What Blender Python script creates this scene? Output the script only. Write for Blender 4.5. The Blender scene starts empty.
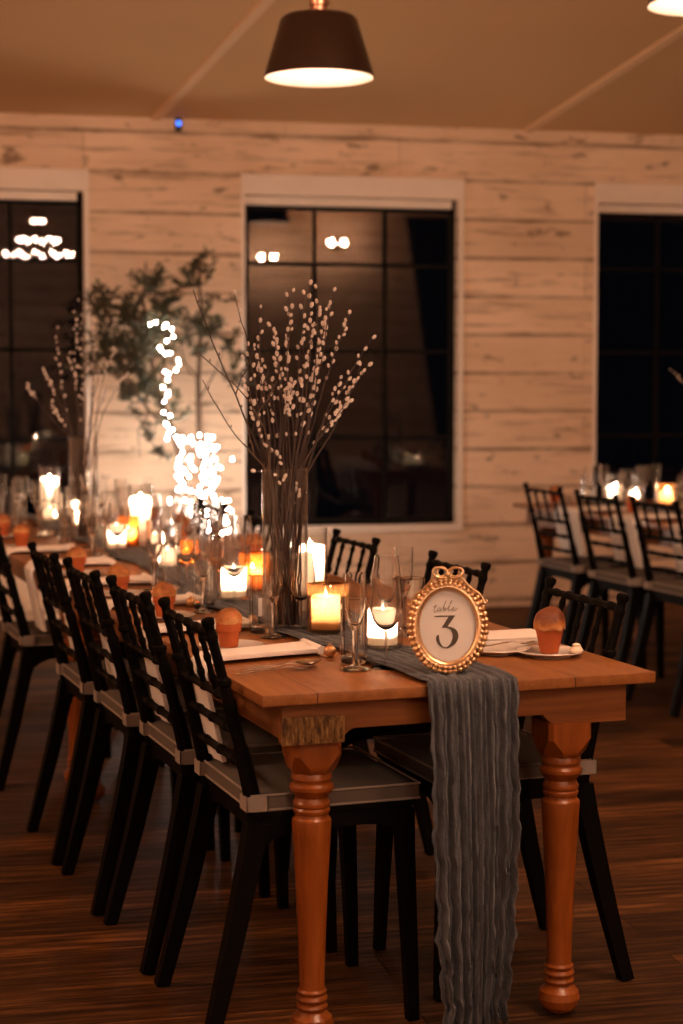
import bpy, bmesh, math, random
from mathutils import Vector, Matrix
random.seed(11)
SC = bpy.context.scene
COL = SC.collection
PI = math.pi
H_CAM = 1.38
WY = 10.577            # inner face of the far wall

# ------------------------------------------------------------------ materials
def nmat(name):
    m = bpy.data.materials.new(name); m.use_nodes = True
    nt = m.node_tree; nt.nodes.clear()
    return m, nt
def nd(nt, typ, **kw):
    n = nt.nodes.new('ShaderNode' + typ)
    for k, v in kw.items():
        if hasattr(n, k): setattr(n, k, v)
        else: n.inputs[k.replace('_', ' ')].default_value = v
    return n
def lk(nt, a, b): nt.links.new(a, b)
def out(nt, sock):
    o = nt.nodes.new('ShaderNodeOutputMaterial'); nt.links.new(sock, o.inputs['Surface'])
def math_n(nt, op, a, b=None, c=None):
    n = nt.nodes.new('ShaderNodeMath'); n.operation = op
    for i, v in enumerate((a, b, c)):
        if v is None: continue
        if isinstance(v, (int, float)): n.inputs[i].default_value = v
        else: nt.links.new(v, n.inputs[i])
    return n.outputs[0]
def ramp(nt, src, stops):
    n = nt.nodes.new('ShaderNodeValToRGB'); nt.links.new(src, n.inputs[0])
    els = n.color_ramp.elements
    while len(els) < len(stops): els.new(0.5)
    for e, (p, c) in zip(els, stops):
        e.position = p; e.color = (c[0], c[1], c[2], 1) if not isinstance(c, (int, float)) else (c, c, c, 1)
    return n.outputs[0]
def mixc(nt, fac, a, b, mode='MIX'):
    n = nt.nodes.new('ShaderNodeMix'); n.data_type = 'RGBA'; n.blend_type = mode
    for sock, v in ((n.inputs[0], fac), (n.inputs[6], a), (n.inputs[7], b)):
        if isinstance(v, (int, float)): sock.default_value = v
        elif isinstance(v, (tuple, list)): sock.default_value = (v[0], v[1], v[2], 1)
        else: nt.links.new(v, sock)
    return n.outputs[2]
def objcoord(nt, scale=(1, 1, 1), loc=(0, 0, 0)):
    t = nt.nodes.new('ShaderNodeTexCoord'); m = nt.nodes.new('ShaderNodeMapping')
    m.inputs['Scale'].default_value = scale; m.inputs['Location'].default_value = loc
    nt.links.new(t.outputs['Object'], m.inputs['Vector'])
    return m.outputs[0]
def noise(nt, vec, scale=5, detail=4, rough=.55):
    n = nt.nodes.new('ShaderNodeTexNoise'); n.inputs['Scale'].default_value = scale
    n.inputs['Detail'].default_value = detail; n.inputs['Roughness'].default_value = rough
    nt.links.new(vec, n.inputs['Vector']); return n.outputs['Fac']
def bsdf(nt, color=(.5, .5, .5), rough=.5, metal=0, **kw):
    n = nt.nodes.new('ShaderNodeBsdfPrincipled')
    for k, v in (('Base Color', color), ('Roughness', rough), ('Metallic', metal)):
        if isinstance(v, (int, float)): n.inputs[k].default_value = v
        elif isinstance(v, (tuple, list)): n.inputs[k].default_value = (v[0], v[1], v[2], 1)
        else: nt.links.new(v, n.inputs[k])
    for k, v in kw.items():
        n.inputs[k.replace('_', ' ')].default_value = v
    return n
def bump(nt, node, h, strength=.3, dist=.01):
    b = nt.nodes.new('ShaderNodeBump'); b.inputs['Strength'].default_value = strength
    b.inputs['Distance'].default_value = dist
    nt.links.new(h, b.inputs['Height']); nt.links.new(b.outputs[0], node.inputs['Normal'])
def plain(name, color, rough=.5, metal=0, nscale=25, var=.12, bmp=.05, **kw):
    m, nt = nmat(name)
    v = objcoord(nt); f = noise(nt, v, nscale, 3)
    c = mixc(nt, f, tuple(x * (1 - var) for x in color), tuple(min(1, x * (1 + var)) for x in color))
    b = bsdf(nt, c, rough, metal, **kw)
    if bmp: bump(nt, b, f, bmp, .004)
    out(nt, b.outputs[0]); return m
def glassmat(name, tint=(1, 1, 1), ior=1.5, edge=.35, rough=.015, body=0.0, bodycol=(1, 1, 1)):
    """thin blown glass: clear in the middle, denser and more reflective towards grazing angles"""
    m, nt = nmat(name)
    lw = nt.nodes.new('ShaderNodeLayerWeight'); lw.inputs['Blend'].default_value = .5
    f0 = ((ior - 1) / (ior + 1)) ** 2
    f4 = math_n(nt, 'POWER', lw.outputs['Facing'], 3.0)
    fr = nt.nodes.new('ShaderNodeMath'); fr.operation = 'MULTIPLY_ADD'
    nt.links.new(f4, fr.inputs[0]); fr.inputs[1].default_value = .70; fr.inputs[2].default_value = f0
    tr = nt.nodes.new('ShaderNodeBsdfTransparent')
    tc = mixc(nt, f4, tint, tuple(x * (1 - edge) for x in tint))
    nt.links.new(tc, tr.inputs['Color'])
    gl = nt.nodes.new('ShaderNodeBsdfGlossy'); gl.inputs['Roughness'].default_value = rough
    mx = nt.nodes.new('ShaderNodeMixShader')
    nt.links.new(fr.outputs[0], mx.inputs[0]); nt.links.new(tr.outputs[0], mx.inputs[1]); nt.links.new(gl.outputs[0], mx.inputs[2])
    s = mx.outputs[0]
    if body:
        d = nt.nodes.new('ShaderNodeBsdfTranslucent'); d.inputs['Color'].default_value = (*bodycol, 1)
        m2 = nt.nodes.new('ShaderNodeMixShader'); m2.inputs[0].default_value = body
        nt.links.new(s, m2.inputs[1]); nt.links.new(d.outputs[0], m2.inputs[2]); s = m2.outputs[0]
    out(nt, s); return m
def emis(name, color, strength):
    m, nt = nmat(name)
    e = nt.nodes.new('ShaderNodeEmission'); e.inputs[0].default_value = (*color, 1); e.inputs[1].default_value = strength
    out(nt, e.outputs[0]); return m
def wood(name, dark, light, axis='Y', plank=None, rough=.38, scale=1.0, bmp=.12):
    m, nt = nmat(name)
    st = {'X': (1.2, 16, 16), 'Y': (16, 1.2, 16), 'Z': (16, 16, 1.2)}[axis]
    v = objcoord(nt, tuple(s * scale for s in st))
    f = noise(nt, v, 2.2, 6, .6); g = noise(nt, v, 9, 4, .6)
    ff = math_n(nt, 'ADD', math_n(nt, 'MULTIPLY', f, .7), math_n(nt, 'MULTIPLY', g, .3))
    c = ramp(nt, ff, [(.3, dark), (.68, light)])
    big = noise(nt, objcoord(nt), 2.3, 2)
    c = mixc(nt, math_n(nt, 'MULTIPLY', big, .45), c, tuple(x * .55 for x in dark))
    hgt = ff
    if plank:
        vv = objcoord(nt); sp = nt.nodes.new('ShaderNodeSeparateXYZ'); nt.links.new(vv, sp.inputs[0])
        fx = math_n(nt, 'FRACT', math_n(nt, 'DIVIDE', math_n(nt, 'ADD', sp.outputs['X' if axis == 'Y' else 'Y'], 10.19), plank))
        seam = math_n(nt, 'LESS_THAN', fx, .008)
        idx = math_n(nt, 'FLOOR', math_n(nt, 'DIVIDE', math_n(nt, 'ADD', sp.outputs['X' if axis == 'Y' else 'Y'], 10.19), plank))
        wn = nt.nodes.new('ShaderNodeTexWhiteNoise'); wn.noise_dimensions = '1D'; nt.links.new(idx, wn.inputs['W'])
        c = mixc(nt, math_n(nt, 'MULTIPLY', wn.outputs[0], .4), c, tuple(x * .8 for x in dark))
        c = mixc(nt, seam, c, tuple(x * .12 for x in dark))
        hgt = math_n(nt, 'SUBTRACT', ff, math_n(nt, 'MULTIPLY', seam, 2.0))
    r = ramp(nt, g, [(.3, rough * .8), (.8, min(1, rough * 1.35))])
    b = bsdf(nt, c, r); bump(nt, b, hgt, bmp, .004); out(nt, b.outputs[0]); return m

def wallboards():
    m, nt = nmat('whitewashed_boards')
    co = nt.nodes.new('ShaderNodeTexCoord'); sp = nt.nodes.new('ShaderNodeSeparateXYZ'); nt.links.new(co.outputs['Object'], sp.inputs[0])
    horiz = math_n(nt, 'ADD', sp.outputs['X'], sp.outputs['Y'])
    z = math_n(nt, 'SUBTRACT', sp.outputs['Z'], .0432)
    RH = .2349
    row = math_n(nt, 'DIVIDE', z, RH); fr = math_n(nt, 'FRACT', row); idx = math_n(nt, 'FLOOR', row)
    cb = nt.nodes.new('ShaderNodeCombineXYZ'); nt.links.new(horiz, cb.inputs[0]); nt.links.new(z, cb.inputs[1])
    br = nt.nodes.new('ShaderNodeTexBrick'); nt.links.new(cb.outputs[0], br.inputs['Vector'])
    for k, v in (('Scale', 1), ('Mortar Size', .0028), ('Mortar Smooth', .4), ('Brick Width', 1.9), ('Row Height', RH), ('Bias', 0)):
        br.inputs[k].default_value = v
    br.offset = .37; br.offset_frequency = 2
    br.inputs['Color1'].default_value = (.0, .0, .0, 1); br.inputs['Color2'].default_value = (1, 1, 1, 1); br.inputs['Mortar'].default_value = (.5, .5, .5, 1)
    # distance to the board joint
    edge = math_n(nt, 'MINIMUM', fr, math_n(nt, 'SUBTRACT', 1.0, fr))
    sx = nt.nodes.new('ShaderNodeCombineXYZ'); nt.links.new(math_n(nt, 'MULTIPLY', horiz, 1.5), sx.inputs[0]); nt.links.new(math_n(nt, 'MULTIPLY', z, 16), sx.inputs[1]); nt.links.new(math_n(nt, 'MULTIPLY', idx, 3.7), sx.inputs[2])
    streak = noise(nt, sx.outputs[0], 1.6, 5, .62)
    sx2 = nt.nodes.new('ShaderNodeCombineXYZ'); nt.links.new(math_n(nt, 'MULTIPLY', horiz, 5), sx2.inputs[0]); nt.links.new(math_n(nt, 'MULTIPLY', z, 11), sx2.inputs[1]); nt.links.new(idx, sx2.inputs[2])
    knot = noise(nt, sx2.outputs[0], 1.3, 3, .5)
    patch = noise(nt, objcoord(nt, (1.1, 1.1, 2.6)), 1.5, 3, .5)
    base = mixc(nt, br.outputs['Color'], (.76, .58, .42), (.87, .68, .51))
    base = mixc(nt, ramp(nt, patch, [(.35, 0), (.7, .55)]), base, (.62, .44, .29))
    s_m = ramp(nt, streak, [(.54, 0), (.70, .62)])
    c = mixc(nt, s_m, base, (.27, .155, .085))
    k_m = ramp(nt, knot, [(.62, 0), (.72, .8)])
    c = mixc(nt, k_m, c, (.20, .12, .07))
    je = ramp(nt, math_n(nt, 'ADD', edge, math_n(nt, 'MULTIPLY', streak, -.075)), [(0, .8), (.03, 0)])
    jn = nt.nodes.new('ShaderNodeCombineXYZ'); nt.links.new(math_n(nt, 'MULTIPLY', horiz, 1.9), jn.inputs[0]); nt.links.new(math_n(nt, 'MULTIPLY', math_n(nt, 'ROUND', row), 5.3), jn.inputs[1])
    jm = ramp(nt, noise(nt, jn.outputs[0], 1.4, 3, .6), [(.38, .28), (.60, 1)])
    c = mixc(nt, math_n(nt, 'MULTIPLY', je, jm), c, (.20, .115, .065))
    c = mixc(nt, math_n(nt, 'MULTIPLY', br.outputs['Fac'], ramp(nt, patch, [(.35, .75), (.65, .2)])), c, (.20, .13, .085))
    b = bsdf(nt, c, .7)
    hh = math_n(nt, 'SUBTRACT', math_n(nt, 'MULTIPLY', streak, .3), br.outputs['Fac'])
    bump(nt, b, hh, .5, .006); out(nt, b.outputs[0]); return m
def floorboards():
    m, nt = nmat('dark_plank_floor')
    v = objcoord(nt)
    br = nt.nodes.new('ShaderNodeTexBrick'); nt.links.new(v, br.inputs['Vector'])
    for k, q in (('Scale', 1), ('Mortar Size', .0025), ('Mortar Smooth', .3), ('Brick Width', 1.7), ('Row Height', .165)): br.inputs[k].default_value = q
    br.offset = .41; br.squash = 1.0
    br.inputs['Color1'].default_value = (0, 0, 0, 1); br.inputs['Color2'].default_value = (1, 1, 1, 1); br.inputs['Mortar'].default_value = (0, 0, 0, 1)
    sp = nt.nodes.new('ShaderNodeSeparateXYZ'); nt.links.new(v, sp.inputs[0])
    row = math_n(nt, 'FLOOR', math_n(nt, 'DIVIDE', sp.outputs['Y'], .165))
    cb = nt.nodes.new('ShaderNodeCombineXYZ'); nt.links.new(math_n(nt, 'MULTIPLY', sp.outputs['X'], 1.6), cb.inputs[0]); nt.links.new(math_n(nt, 'MULTIPLY', sp.outputs['Y'], 22), cb.inputs[1]); nt.links.new(row, cb.inputs[2])
    g = noise(nt, cb.outputs[0], 2.0, 6, .65)
    c1 = ramp(nt, g, [(.34, (.022, .009, .003)), (.5, (.085, .034, .010)), (.66, (.26, .11, .034))])
    c = mixc(nt, ramp(nt, br.outputs['Color'], [(.25, 0), (.9, .85)]), c1, (.014, .0062, .0025))
    c = mixc(nt, br.outputs['Fac'], c, (.008, .004, .002))
    r = ramp(nt, g, [(.3, .62), (.8, .5)])
    b = bsdf(nt, c, r, Specular_IOR_Level=.12)
    bump(nt, b, math_n(nt, 'SUBTRACT', math_n(nt, 'MULTIPLY', g, .5), br.outputs['Fac']), .35, .003)
    out(nt, b.outputs[0]); return m
def gauze():
    m, nt = nmat('grey_gauze')
    v = objcoord(nt, (90, 6, 6)); f = noise(nt, v, 1, 4, .6)
    w = noise(nt, objcoord(nt, (1, 1, 1)), 230, 2)
    c = ramp(nt, f, [(.25, (.045, .052, .062)), (.75, (.135, .150, .175))])
    c = mixc(nt, math_n(nt, 'MULTIPLY', w, .35), c, (.04, .04, .045))
    b = bsdf(nt, c, .95, Sheen_Weight=.3)
    bump(nt, b, math_n(nt, 'ADD', f, w), .8, .004)
    tr = nt.nodes.new('ShaderNodeBsdfTranslucent'); nt.links.new(c, tr.inputs['Color'])
    mx = nt.nodes.new('ShaderNodeMixShader'); mx.inputs[0].default_value = .2
    nt.links.new(b.outputs[0], mx.inputs[1]); nt.links.new(tr.outputs[0], mx.inputs[2])
    out(nt, mx.outputs[0]); return m
def muffintop(name='baked_crust', hk=.55):
    m, nt = nmat(name)
    v = objcoord(nt); f = noise(nt, v, 28, 4, .6); g = noise(nt, v, 90, 3)
    sp = nt.nodes.new('ShaderNodeSeparateXYZ'); nt.links.new(v, sp.inputs[0])
    hz = math_n(nt, 'MULTIPLY', math_n(nt, 'SUBTRACT', sp.outputs['Z'], .06), 16)
    ff = math_n(nt, 'ADD', math_n(nt, 'MULTIPLY', f, .8), math_n(nt, 'MULTIPLY', hz, hk))
    c = ramp(nt, ff, [(.3, (.66, .36, .15)), (.50, (.46, .17, .042)), (.76, (.15, .038, .009))])
    b = bsdf(nt, c, .6, Subsurface_Weight=.15, Subsurface_Scale=.01); bump(nt, b, g, .5, .003); out(nt, b.outputs[0]); return m
def waxmat():
    m, nt = nmat('candle_wax')
    c = mixc(nt, noise(nt, objcoord(nt), 12, 2), (.90, .84, .74), (.95, .90, .82))
    d = bsdf(nt, c, .45); t = nt.nodes.new('ShaderNodeBsdfTranslucent'); nt.links.new(c, t.inputs[0])
    mx = nt.nodes.new('ShaderNodeMixShader'); mx.inputs[0].default_value = .32
    nt.links.new(d.outputs[0], mx.inputs[1]); nt.links.new(t.outputs[0], mx.inputs[2]); out(nt, mx.outputs[0]); return m
def roughblock():
    m, nt = nmat('weathered_end_grain')
    v = objcoord(nt, (14, 14, 3)); f = noise(nt, v, 9, 5, .7)
    c = ramp(nt, f, [(.38, (.07, .028, .009)), (.52, (.30, .15, .045)), (.7, (.62, .40, .15))])
    b = bsdf(nt, c, .6); bump(nt, b, f, 1.0, .01); out(nt, b.outputs[0]); return m

M = {}
M['boards'] = wallboards()
M['floor'] = floorboards()
M['ceil'] = plain('painted_ceiling', (.59, .36, .18), .8, nscale=1.2, var=.08, bmp=0)
M['batten'] = plain('ceiling_trim_paint', (.74, .50, .30), .6, nscale=4, var=.06)
M['trim'] = plain('pale_window_trim', (.82, .72, .63), .5, nscale=6, var=.08)
M['black_frame'] = plain('black_window_metal', (.005, .0045, .004), .6, nscale=30, Specular_IOR_Level=.1)
M['pane'] = glassmat('night_window_glass', (1, 1, 1), 1.80, .0, .004)
M['table'] = wood('honey_pine_top', (.20, .064, .016), (.44, .180, .052), 'Y', .29, .34)
M['apron'] = wood('stained_apron_wood', (.17, .050, .010), (.36, .13, .030), 'X', None, .38)
M['rail'] = wood('side_rail_wood', (.15, .046, .010), (.33, .12, .028), 'Y', None, .4)
M['tleg'] = wood('turned_leg_wood', (.18, .042, .005), (.36, .100, .014), 'Z', None, .33, bmp=.05)
M['block'] = roughblock()
M['chair'] = plain('black_lacquer', (.0042, .0034, .0030), .5, nscale=40, var=.3, bmp=.03, Specular_IOR_Level=.035)
M['cushion'] = plain('taupe_cushion_cloth', (.115, .093, .075), .9, nscale=300, var=.15, bmp=.3)
M['piping'] = plain('pale_piping', (.30, .255, .22), .85, nscale=200, var=.1)
M['runner'] = gauze()
M['napkin'] = plain('cream_linen', (.84, .79, .74), .85, nscale=260, var=.06, bmp=.2)
M['plate'] = plain('cream_ceramic', (.62, .57, .52), .25, nscale=30, var=.05)
M['terra'] = plain('terracotta', (.44, .095, .020), .72, nscale=60, var=.14, bmp=.12)
M['crust'] = muffintop()
M['crust_dark'] = muffintop('browned_crust', 1.05)
M['butter'] = plain('whipped_butter', (.86, .74, .56), .5, nscale=60, bmp=.3)
M['glass'] = glassmat('clear_glass', (.99, .985, .98), 1.6, .30, .07)
M['thick'] = glassmat('thick_clear_glass', (.97, .965, .96), 1.6, .25, .06)
def solidglass():
    m, nt = nmat('solid_clear_glass'); g = nt.nodes.new('ShaderNodeBsdfGlass'); g.inputs['IOR'].default_value = 1.46; g.inputs['Roughness'].default_value = .03
    out(nt, g.outputs[0]); return m
M['solid'] = solidglass()
M['blown'] = M['solid']
M['amber'] = glassmat('amber_glass', (.80, .44, .18), 1.5, .35, .04, .10, (.8, .36, .12))
M['brown'] = glassmat('smoked_brown_glass', (.52, .36, .23), 1.55, .45, .03, .06, (.5, .3, .15))
M['wax'] = waxmat()
M['wick'] = plain('charred_wick', (.02, .015, .01), .9)
M['flame'] = emis('candle_flame', (1.0, .66, .42), 2100)
M['gold'] = plain('antique_gold', (.84, .58, .34), .33, 1.0, nscale=120, var=.2, bmp=.25)
M['bauble'] = plain('brushed_gold_ball', (.72, .45, .24), .35, 1.0, nscale=80)
M['steel'] = plain('polished_cutlery', (.62, .57, .52), .14, 1.0, nscale=50, var=.05)
M['card'] = plain('ivory_card', (.90, .88, .86), .7, nscale=200, var=.03)
M['ink'] = plain('dark_olive_ink', (.045, .038, .026), .6)
M['inklight'] = plain('grey_script_ink', (.16, .13, .10), .6)
M['twig'] = plain('dark_red_twig', (.028, .012, .008), .6, nscale=60, var=.3)
M['bark'] = plain('pale_brown_bark', (.085, .050, .030), .8, nscale=50, var=.35, bmp=.4)
M['catkin'] = plain('silky_catkin', (.52, .43, .38), .9, nscale=300, var=.15, Sheen_Weight=.5)
M['leaf'] = plain('olive_leaf', (.050, .052, .024), .6, nscale=20, var=.3)
M['pot'] = plain('dark_planter', (.05, .04, .035), .6)
M['fairy'] = emis('fairy_bulb', (1.0, .83, .70), 150)
M['bulb'] = emis('warm_bulb', (1.0, .66, .47), 420)
M['lampbulb'] = emis('pendant_bulb', (1.0, .60, .40), 140)
M['shade_out'] = plain('dark_bronze_enamel', (.030, .013, .007), .42, .3, nscale=60, var=.2)
M['shade_in'] = plain('white_enamel', (.86, .80, .72), .45)
M['copper'] = plain('copper_socket', (.75, .42, .28), .3, 1.0)
M['wire'] = plain('black_cable', (.015, .012, .01), .6)
M['curtain'] = plain('black_drape', (.006, .005, .005), .95, nscale=40)
M['blue'] = emis('blue_indicator', (.05, .18, 1.0), 3.0)
M['brass'] = plain('dark_brass', (.20, .12, .06), .4, 1.0)

# ------------------------------------------------------------------ mesh helpers
class MB:
    def __init__(s): s.bm = bmesh.new()
    def box(s, x0, x1, y0, y1, z0, z1, bev=0, mtx=None):
        r = bmesh.ops.create_cube(s.bm, size=1)['verts']
        for v in r:
            v.co = Vector(((x0 + x1) / 2 + v.co.x * (x1 - x0), (y0 + y1) / 2 + v.co.y * (y1 - y0), (z0 + z1) / 2 + v.co.z * (z1 - z0)))
        if bev:
            es = list({e for v in r for e in v.link_edges})
            g = bmesh.ops.bevel(s.bm, geom=es, offset=bev, segments=2, affect='EDGES', profile=.7)
            r = list({v for f in g['faces'] for v in f.verts} | {v for v in r if v.is_valid})
        if mtx is not None:
            for v in r: v.co = mtx @ v.co
        return s
    def lathe(s, prof, seg=24, mtx=None, cx=0, cy=0, sq=1.0):
        rings = []
        for r, z in prof:
            if r < 1e-5: rings.append([s.bm.verts.new((cx, cy, z))])
            else: rings.append([s.bm.verts.new((cx + r * math.cos(2 * PI * k / seg), cy + r * sq * math.sin(2 * PI * k / seg), z)) for k in range(seg)])
        for a, b in zip(rings, rings[1:]):
            for k in range(seg):
                k2 = (k + 1) % seg
                if len(a) == 1 and len(b) == 1: continue
                try:
                    if len(a) == 1: s.bm.faces.new((a[0], b[k], b[k2]))
                    elif len(b) == 1: s.bm.faces.new((a[k], b[0], a[k2]))
                    else: s.bm.faces.new((a[k], a[k2], b[k2], b[k]))
                except ValueError: pass
        if mtx is not None:
            for rg in rings:
                for v in rg: v.co = mtx @ v.co
        return s
    def tube(s, pts, rad, seg=8, cap=True, sqx=None):
        pts = [Vector(p) for p in pts]; n = len(pts)
        if isinstance(rad, (int, float)): rad = [rad] * n
        rings = []; ref = None
        for i, p in enumerate(pts):
            d = (pts[min(i + 1, n - 1)] - pts[max(i - 1, 0)])
            if d.length < 1e-9: d = Vector((0, 0, 1))
            d.normalize()
            if ref is None: ref = Vector((1, 0, 0)) if abs(d.x) < .9 else Vector((0, 1, 0))
            a = (ref - d * ref.dot(d)).normalized(); b = d.cross(a); ref = a
            off = PI / 4 if seg == 4 else 0
            rings.append([s.bm.verts.new(p + (a * math.cos(2 * PI * k / seg + off) + b * math.sin(2 * PI * k / seg + off)) * rad[i]) for k in range(seg)])
        for A, B in zip(rings, rings[1:]):
            for k in range(seg):
                s.bm.faces.new((A[k], A[(k + 1) % seg], B[(k + 1) % seg], B[k]))
        if cap:
            s.bm.faces.new(rings[0][::-1]); s.bm.faces.new(rings[-1])
        return s
    def poly(s, pts2, axis, a, b):
        """extrude a closed outline between a and b along axis"""
        def P3(u, v, w): return {'x': (w, u, v), 'y': (u, w, v), 'z': (u, v, w)}[axis]
        A = [s.bm.verts.new(P3(u, v, a)) for u, v in pts2]; B = [s.bm.verts.new(P3(u, v, b)) for u, v in pts2]
        n = len(A)
        s.bm.faces.new(A); s.bm.faces.new(B[::-1])
        for k in range(n): s.bm.faces.new((A[k], B[k], B[(k + 1) % n], A[(k + 1) % n]))
        return s
    def ball(s, c, r, sub=2, sc=(1, 1, 1), rot=None):
        vs = bmesh.ops.create_icosphere(s.bm, subdivisions=sub, radius=1)['verts']
        for v in vs:
            q = Vector((v.co.x * r * sc[0], v.co.y * r * sc[1], v.co.z * r * sc[2]))
            if rot is not None: q = rot @ q
            v.co = q + Vector(c)
        return s
    def grid(s, fn, nu, nv):
        V = [[s.bm.verts.new(fn(i / nu, j / nv)) for j in range(nv + 1)] for i in range(nu + 1)]
        for i in range(nu):
            for j in range(nv): s.bm.faces.new((V[i][j], V[i + 1][j], V[i + 1][j + 1], V[i][j + 1]))
        return s
    def obj(s, name, mat, parent=None, smooth=True, solid=0, sharp=40):
        bmesh.ops.recalc_face_normals(s.bm, faces=s.bm.faces)
        me = bpy.data.meshes.new(name); s.bm.to_mesh(me); s.bm.free()
        mats = mat if isinstance(mat, (list, tuple)) else [mat]
        for m_ in mats: me.materials.append(m_)
        if smooth:
            me.polygons.foreach_set('use_smooth', [True] * len(me.polygons))
            try: me.set_sharp_from_angle(angle=math.radians(sharp))
            except Exception: pass
        o = bpy.data.objects.new(name, me); COL.objects.link(o)
        if parent is not None: o.parent = parent
        if solid:
            md = o.modifiers.new('thickness', 'SOLIDIFY'); md.thickness = solid; md.offset = 0
        return o
def tag(o, label=None, cat=None, group=None, kind=None):
    if label: o['label'] = label
    if cat: o['category'] = cat
    if group: o['group'] = group
    if kind: o['kind'] = kind
    return o
def thing(name, label, cat, loc=(0, 0, 0), rz=0, group=None):
    o = bpy.data.objects.new(name, None); o.empty_display_size = .05; COL.objects.link(o)
    o.location = loc; o.rotation_euler = (0, 0, rz)
    return tag(o, label, cat, group)
def kids(o): return [c for c in bpy.data.objects if c.parent is o]
KID = {}
def dup(root, loc, rz, label, group=None):
    r = root.copy(); COL.objects.link(r); r.location = loc; r.rotation_euler = (0, 0, rz); r['label'] = label
    if group: r['group'] = group
    if root.name not in KID: KID[root.name] = [(c, kids(c)) for c in kids(root)]
    for c, gs in KID[root.name]:
        d = c.copy(); COL.objects.link(d); d.parent = r
        for g in gs:
            e = g.copy(); COL.objects.link(e); e.parent = d
    return r
# the long dining tables stand a few degrees off the wall's direction
TA = math.radians(7.0)
TU = Vector((math.cos(TA), math.sin(TA))); TV = Vector((-math.sin(TA), math.cos(TA)))
TO = Vector((1.05614, 3.52554))
def T(s, t, z=0): 
    p = TO + TU * s + TV * t
    return (p.x, p.y, z)
TOP = .76

# ------------------------------------------------------------------ room shell
XL, XR, YB = -5.5, 13.2, -6.6
def st(o): o['kind'] = 'structure'; return o
st(MB().box(XL - .2, XR + .2, YB - .2, WY + .2, -.12, 0).obj('floor', M['floor'], smooth=False))
WINS = [(-.45, .82), (1.772, 3.10), (4.0, 5.32)]
ZS, ZT = .515, 2.51
w = MB()
WT = .22
edges = [XL]
for a, b in WINS: edges += [a, b]
edges.append(XR)
for i in range(0, len(edges), 2): w.box(edges[i], edges[i + 1], WY, WY + WT, 0, 3.05)
for a, b in WINS:
    w.box(a, b, WY, WY + WT, 0, ZS); w.box(a, b, WY, WY + WT, ZT, 3.05)
st(w.obj('wall_back', M['boards'], smooth=False))
ZW = 2.945; SL = .206; YRG = -1.0; ZR = ZW + SL * (WY - YRG)
def slab(name, y0, z0, y1, z1):
    m = MB(); m.poly([(y0, z0), (y1, z1), (y1, z1 + .15), (y0, z0 + .15)], 'x', XL - .2, XR + .2)
    return st(m.obj(name, M['ceil'], smooth=False))
slab('ceiling', WY + .02, ZW - .004, YRG, ZR)
slab('ceiling_front', YRG, ZR, YB - .2, ZR - SL * (YRG - YB + .2))
ZF = ZR - SL * (YRG - YB)
st(MB().box(XL, XR, YB - .2, YB, 0, ZF + .1).obj('wall_front', M['boards'], smooth=False))
for nm, xa, xb in (('wall_left', XL - .2, XL), ('wall_right', XR, XR + .2)):
    m = MB(); m.poly([(YB, 0), (WY + .2, 0), (WY + .2, ZW + .05), (YRG, ZR + .05), (YB, ZF + .05)], 'x', xa, xb)
    st(m.obj(nm, M['boards'], smooth=False))
st(MB().box(XL, XR, WY - .018, WY, 0, .085, .004).obj('baseboard_back', M['boards'], smooth=False))
# ceiling seams: pale flat battens running up the slope
D = Vector((.2136, -1.0))
for i, x0 in enumerate((1.242, 3.534)):
    L = 7.4
    m = MB(); hw = .028
    a = Vector((x0, WY)); b = a + D * L
    n = Vector((1, .2136)).normalized() * hw
    def zc(p, d=0): return ZW + SL * (WY - p.y) - d
    vs = []
    for d in (0.0, .018):
        for p in (a - n, a + n, b + n, b - n): vs.append(m.bm.verts.new((p.x, p.y, zc(p, d))))
    for f in ((0, 1, 2, 3), (7, 6, 5, 4), (0, 4, 5, 1), (1, 5, 6, 2), (2, 6, 7, 3), (3, 7, 4, 0)): m.bm.faces.new([vs[k] for k in f])
    st(m.obj('trim_%d' % (i + 1), M['batten'], smooth=False))
# windows
for i, (a, b) in enumerate(WINS):
    wd = b - a
    W_ = bpy.data.objects.new('window_%d' % (i + 1), None); COL.objects.link(W_); W_.location = (a, WY, 0); W_['kind'] = 'structure'
    c = MB()
    c.box(-.022, wd + .03, -.022, .0, ZT, ZT + .125, .003)          # head board
    c.box(-.022, .0, -.014, 0, ZS - .03, ZT, .002); c.box(wd, wd + .03, -.014, 0, ZS - .03, ZT, .002)
    c.box(-.022, wd + .03, -.022, .0, ZS - .035, ZS, .003)
    c.obj('window_trim', M['trim'], W_, smooth=False)
    MB().box(.002, wd - .002, 0, .10, ZS - .012, ZS + .006).obj('window_sill', M['trim'], W_, smooth=False)
    MB().box(.002, wd - .035, .035, .085, ZT - .052, ZT - .004, .004).obj('blind_rail', M['trim'], W_, smooth=False)
    f = MB(); yg = .10
    f.box(0, wd, yg - .02, yg + .03, ZT - .075, ZT); f.box(0, wd, yg - .02, yg + .03, ZS, ZS + .045)
    f.box(0, .035, yg - .02, yg + .03, ZS, ZT); f.box(wd - .035, wd, yg - .02, yg + .03, ZS, ZT)
    for k in (1, 2): f.box(wd * k / 3 - .011, wd * k / 3 + .011, yg - .014, yg + .02, ZS, ZT)
    for z in (2.11, 1.585, 1.06): f.box(0, wd, yg - .014, yg + .02, z - .011, z + .011)
    f.obj('window_frame', M['black_frame'], W_, smooth=False)
    p = MB(); p.grid(lambda u, v: (u * wd, yg, ZS + v * (ZT - ZS)), 1, 1); p.obj('pane', M['pane'], W_, smooth=False)
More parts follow.
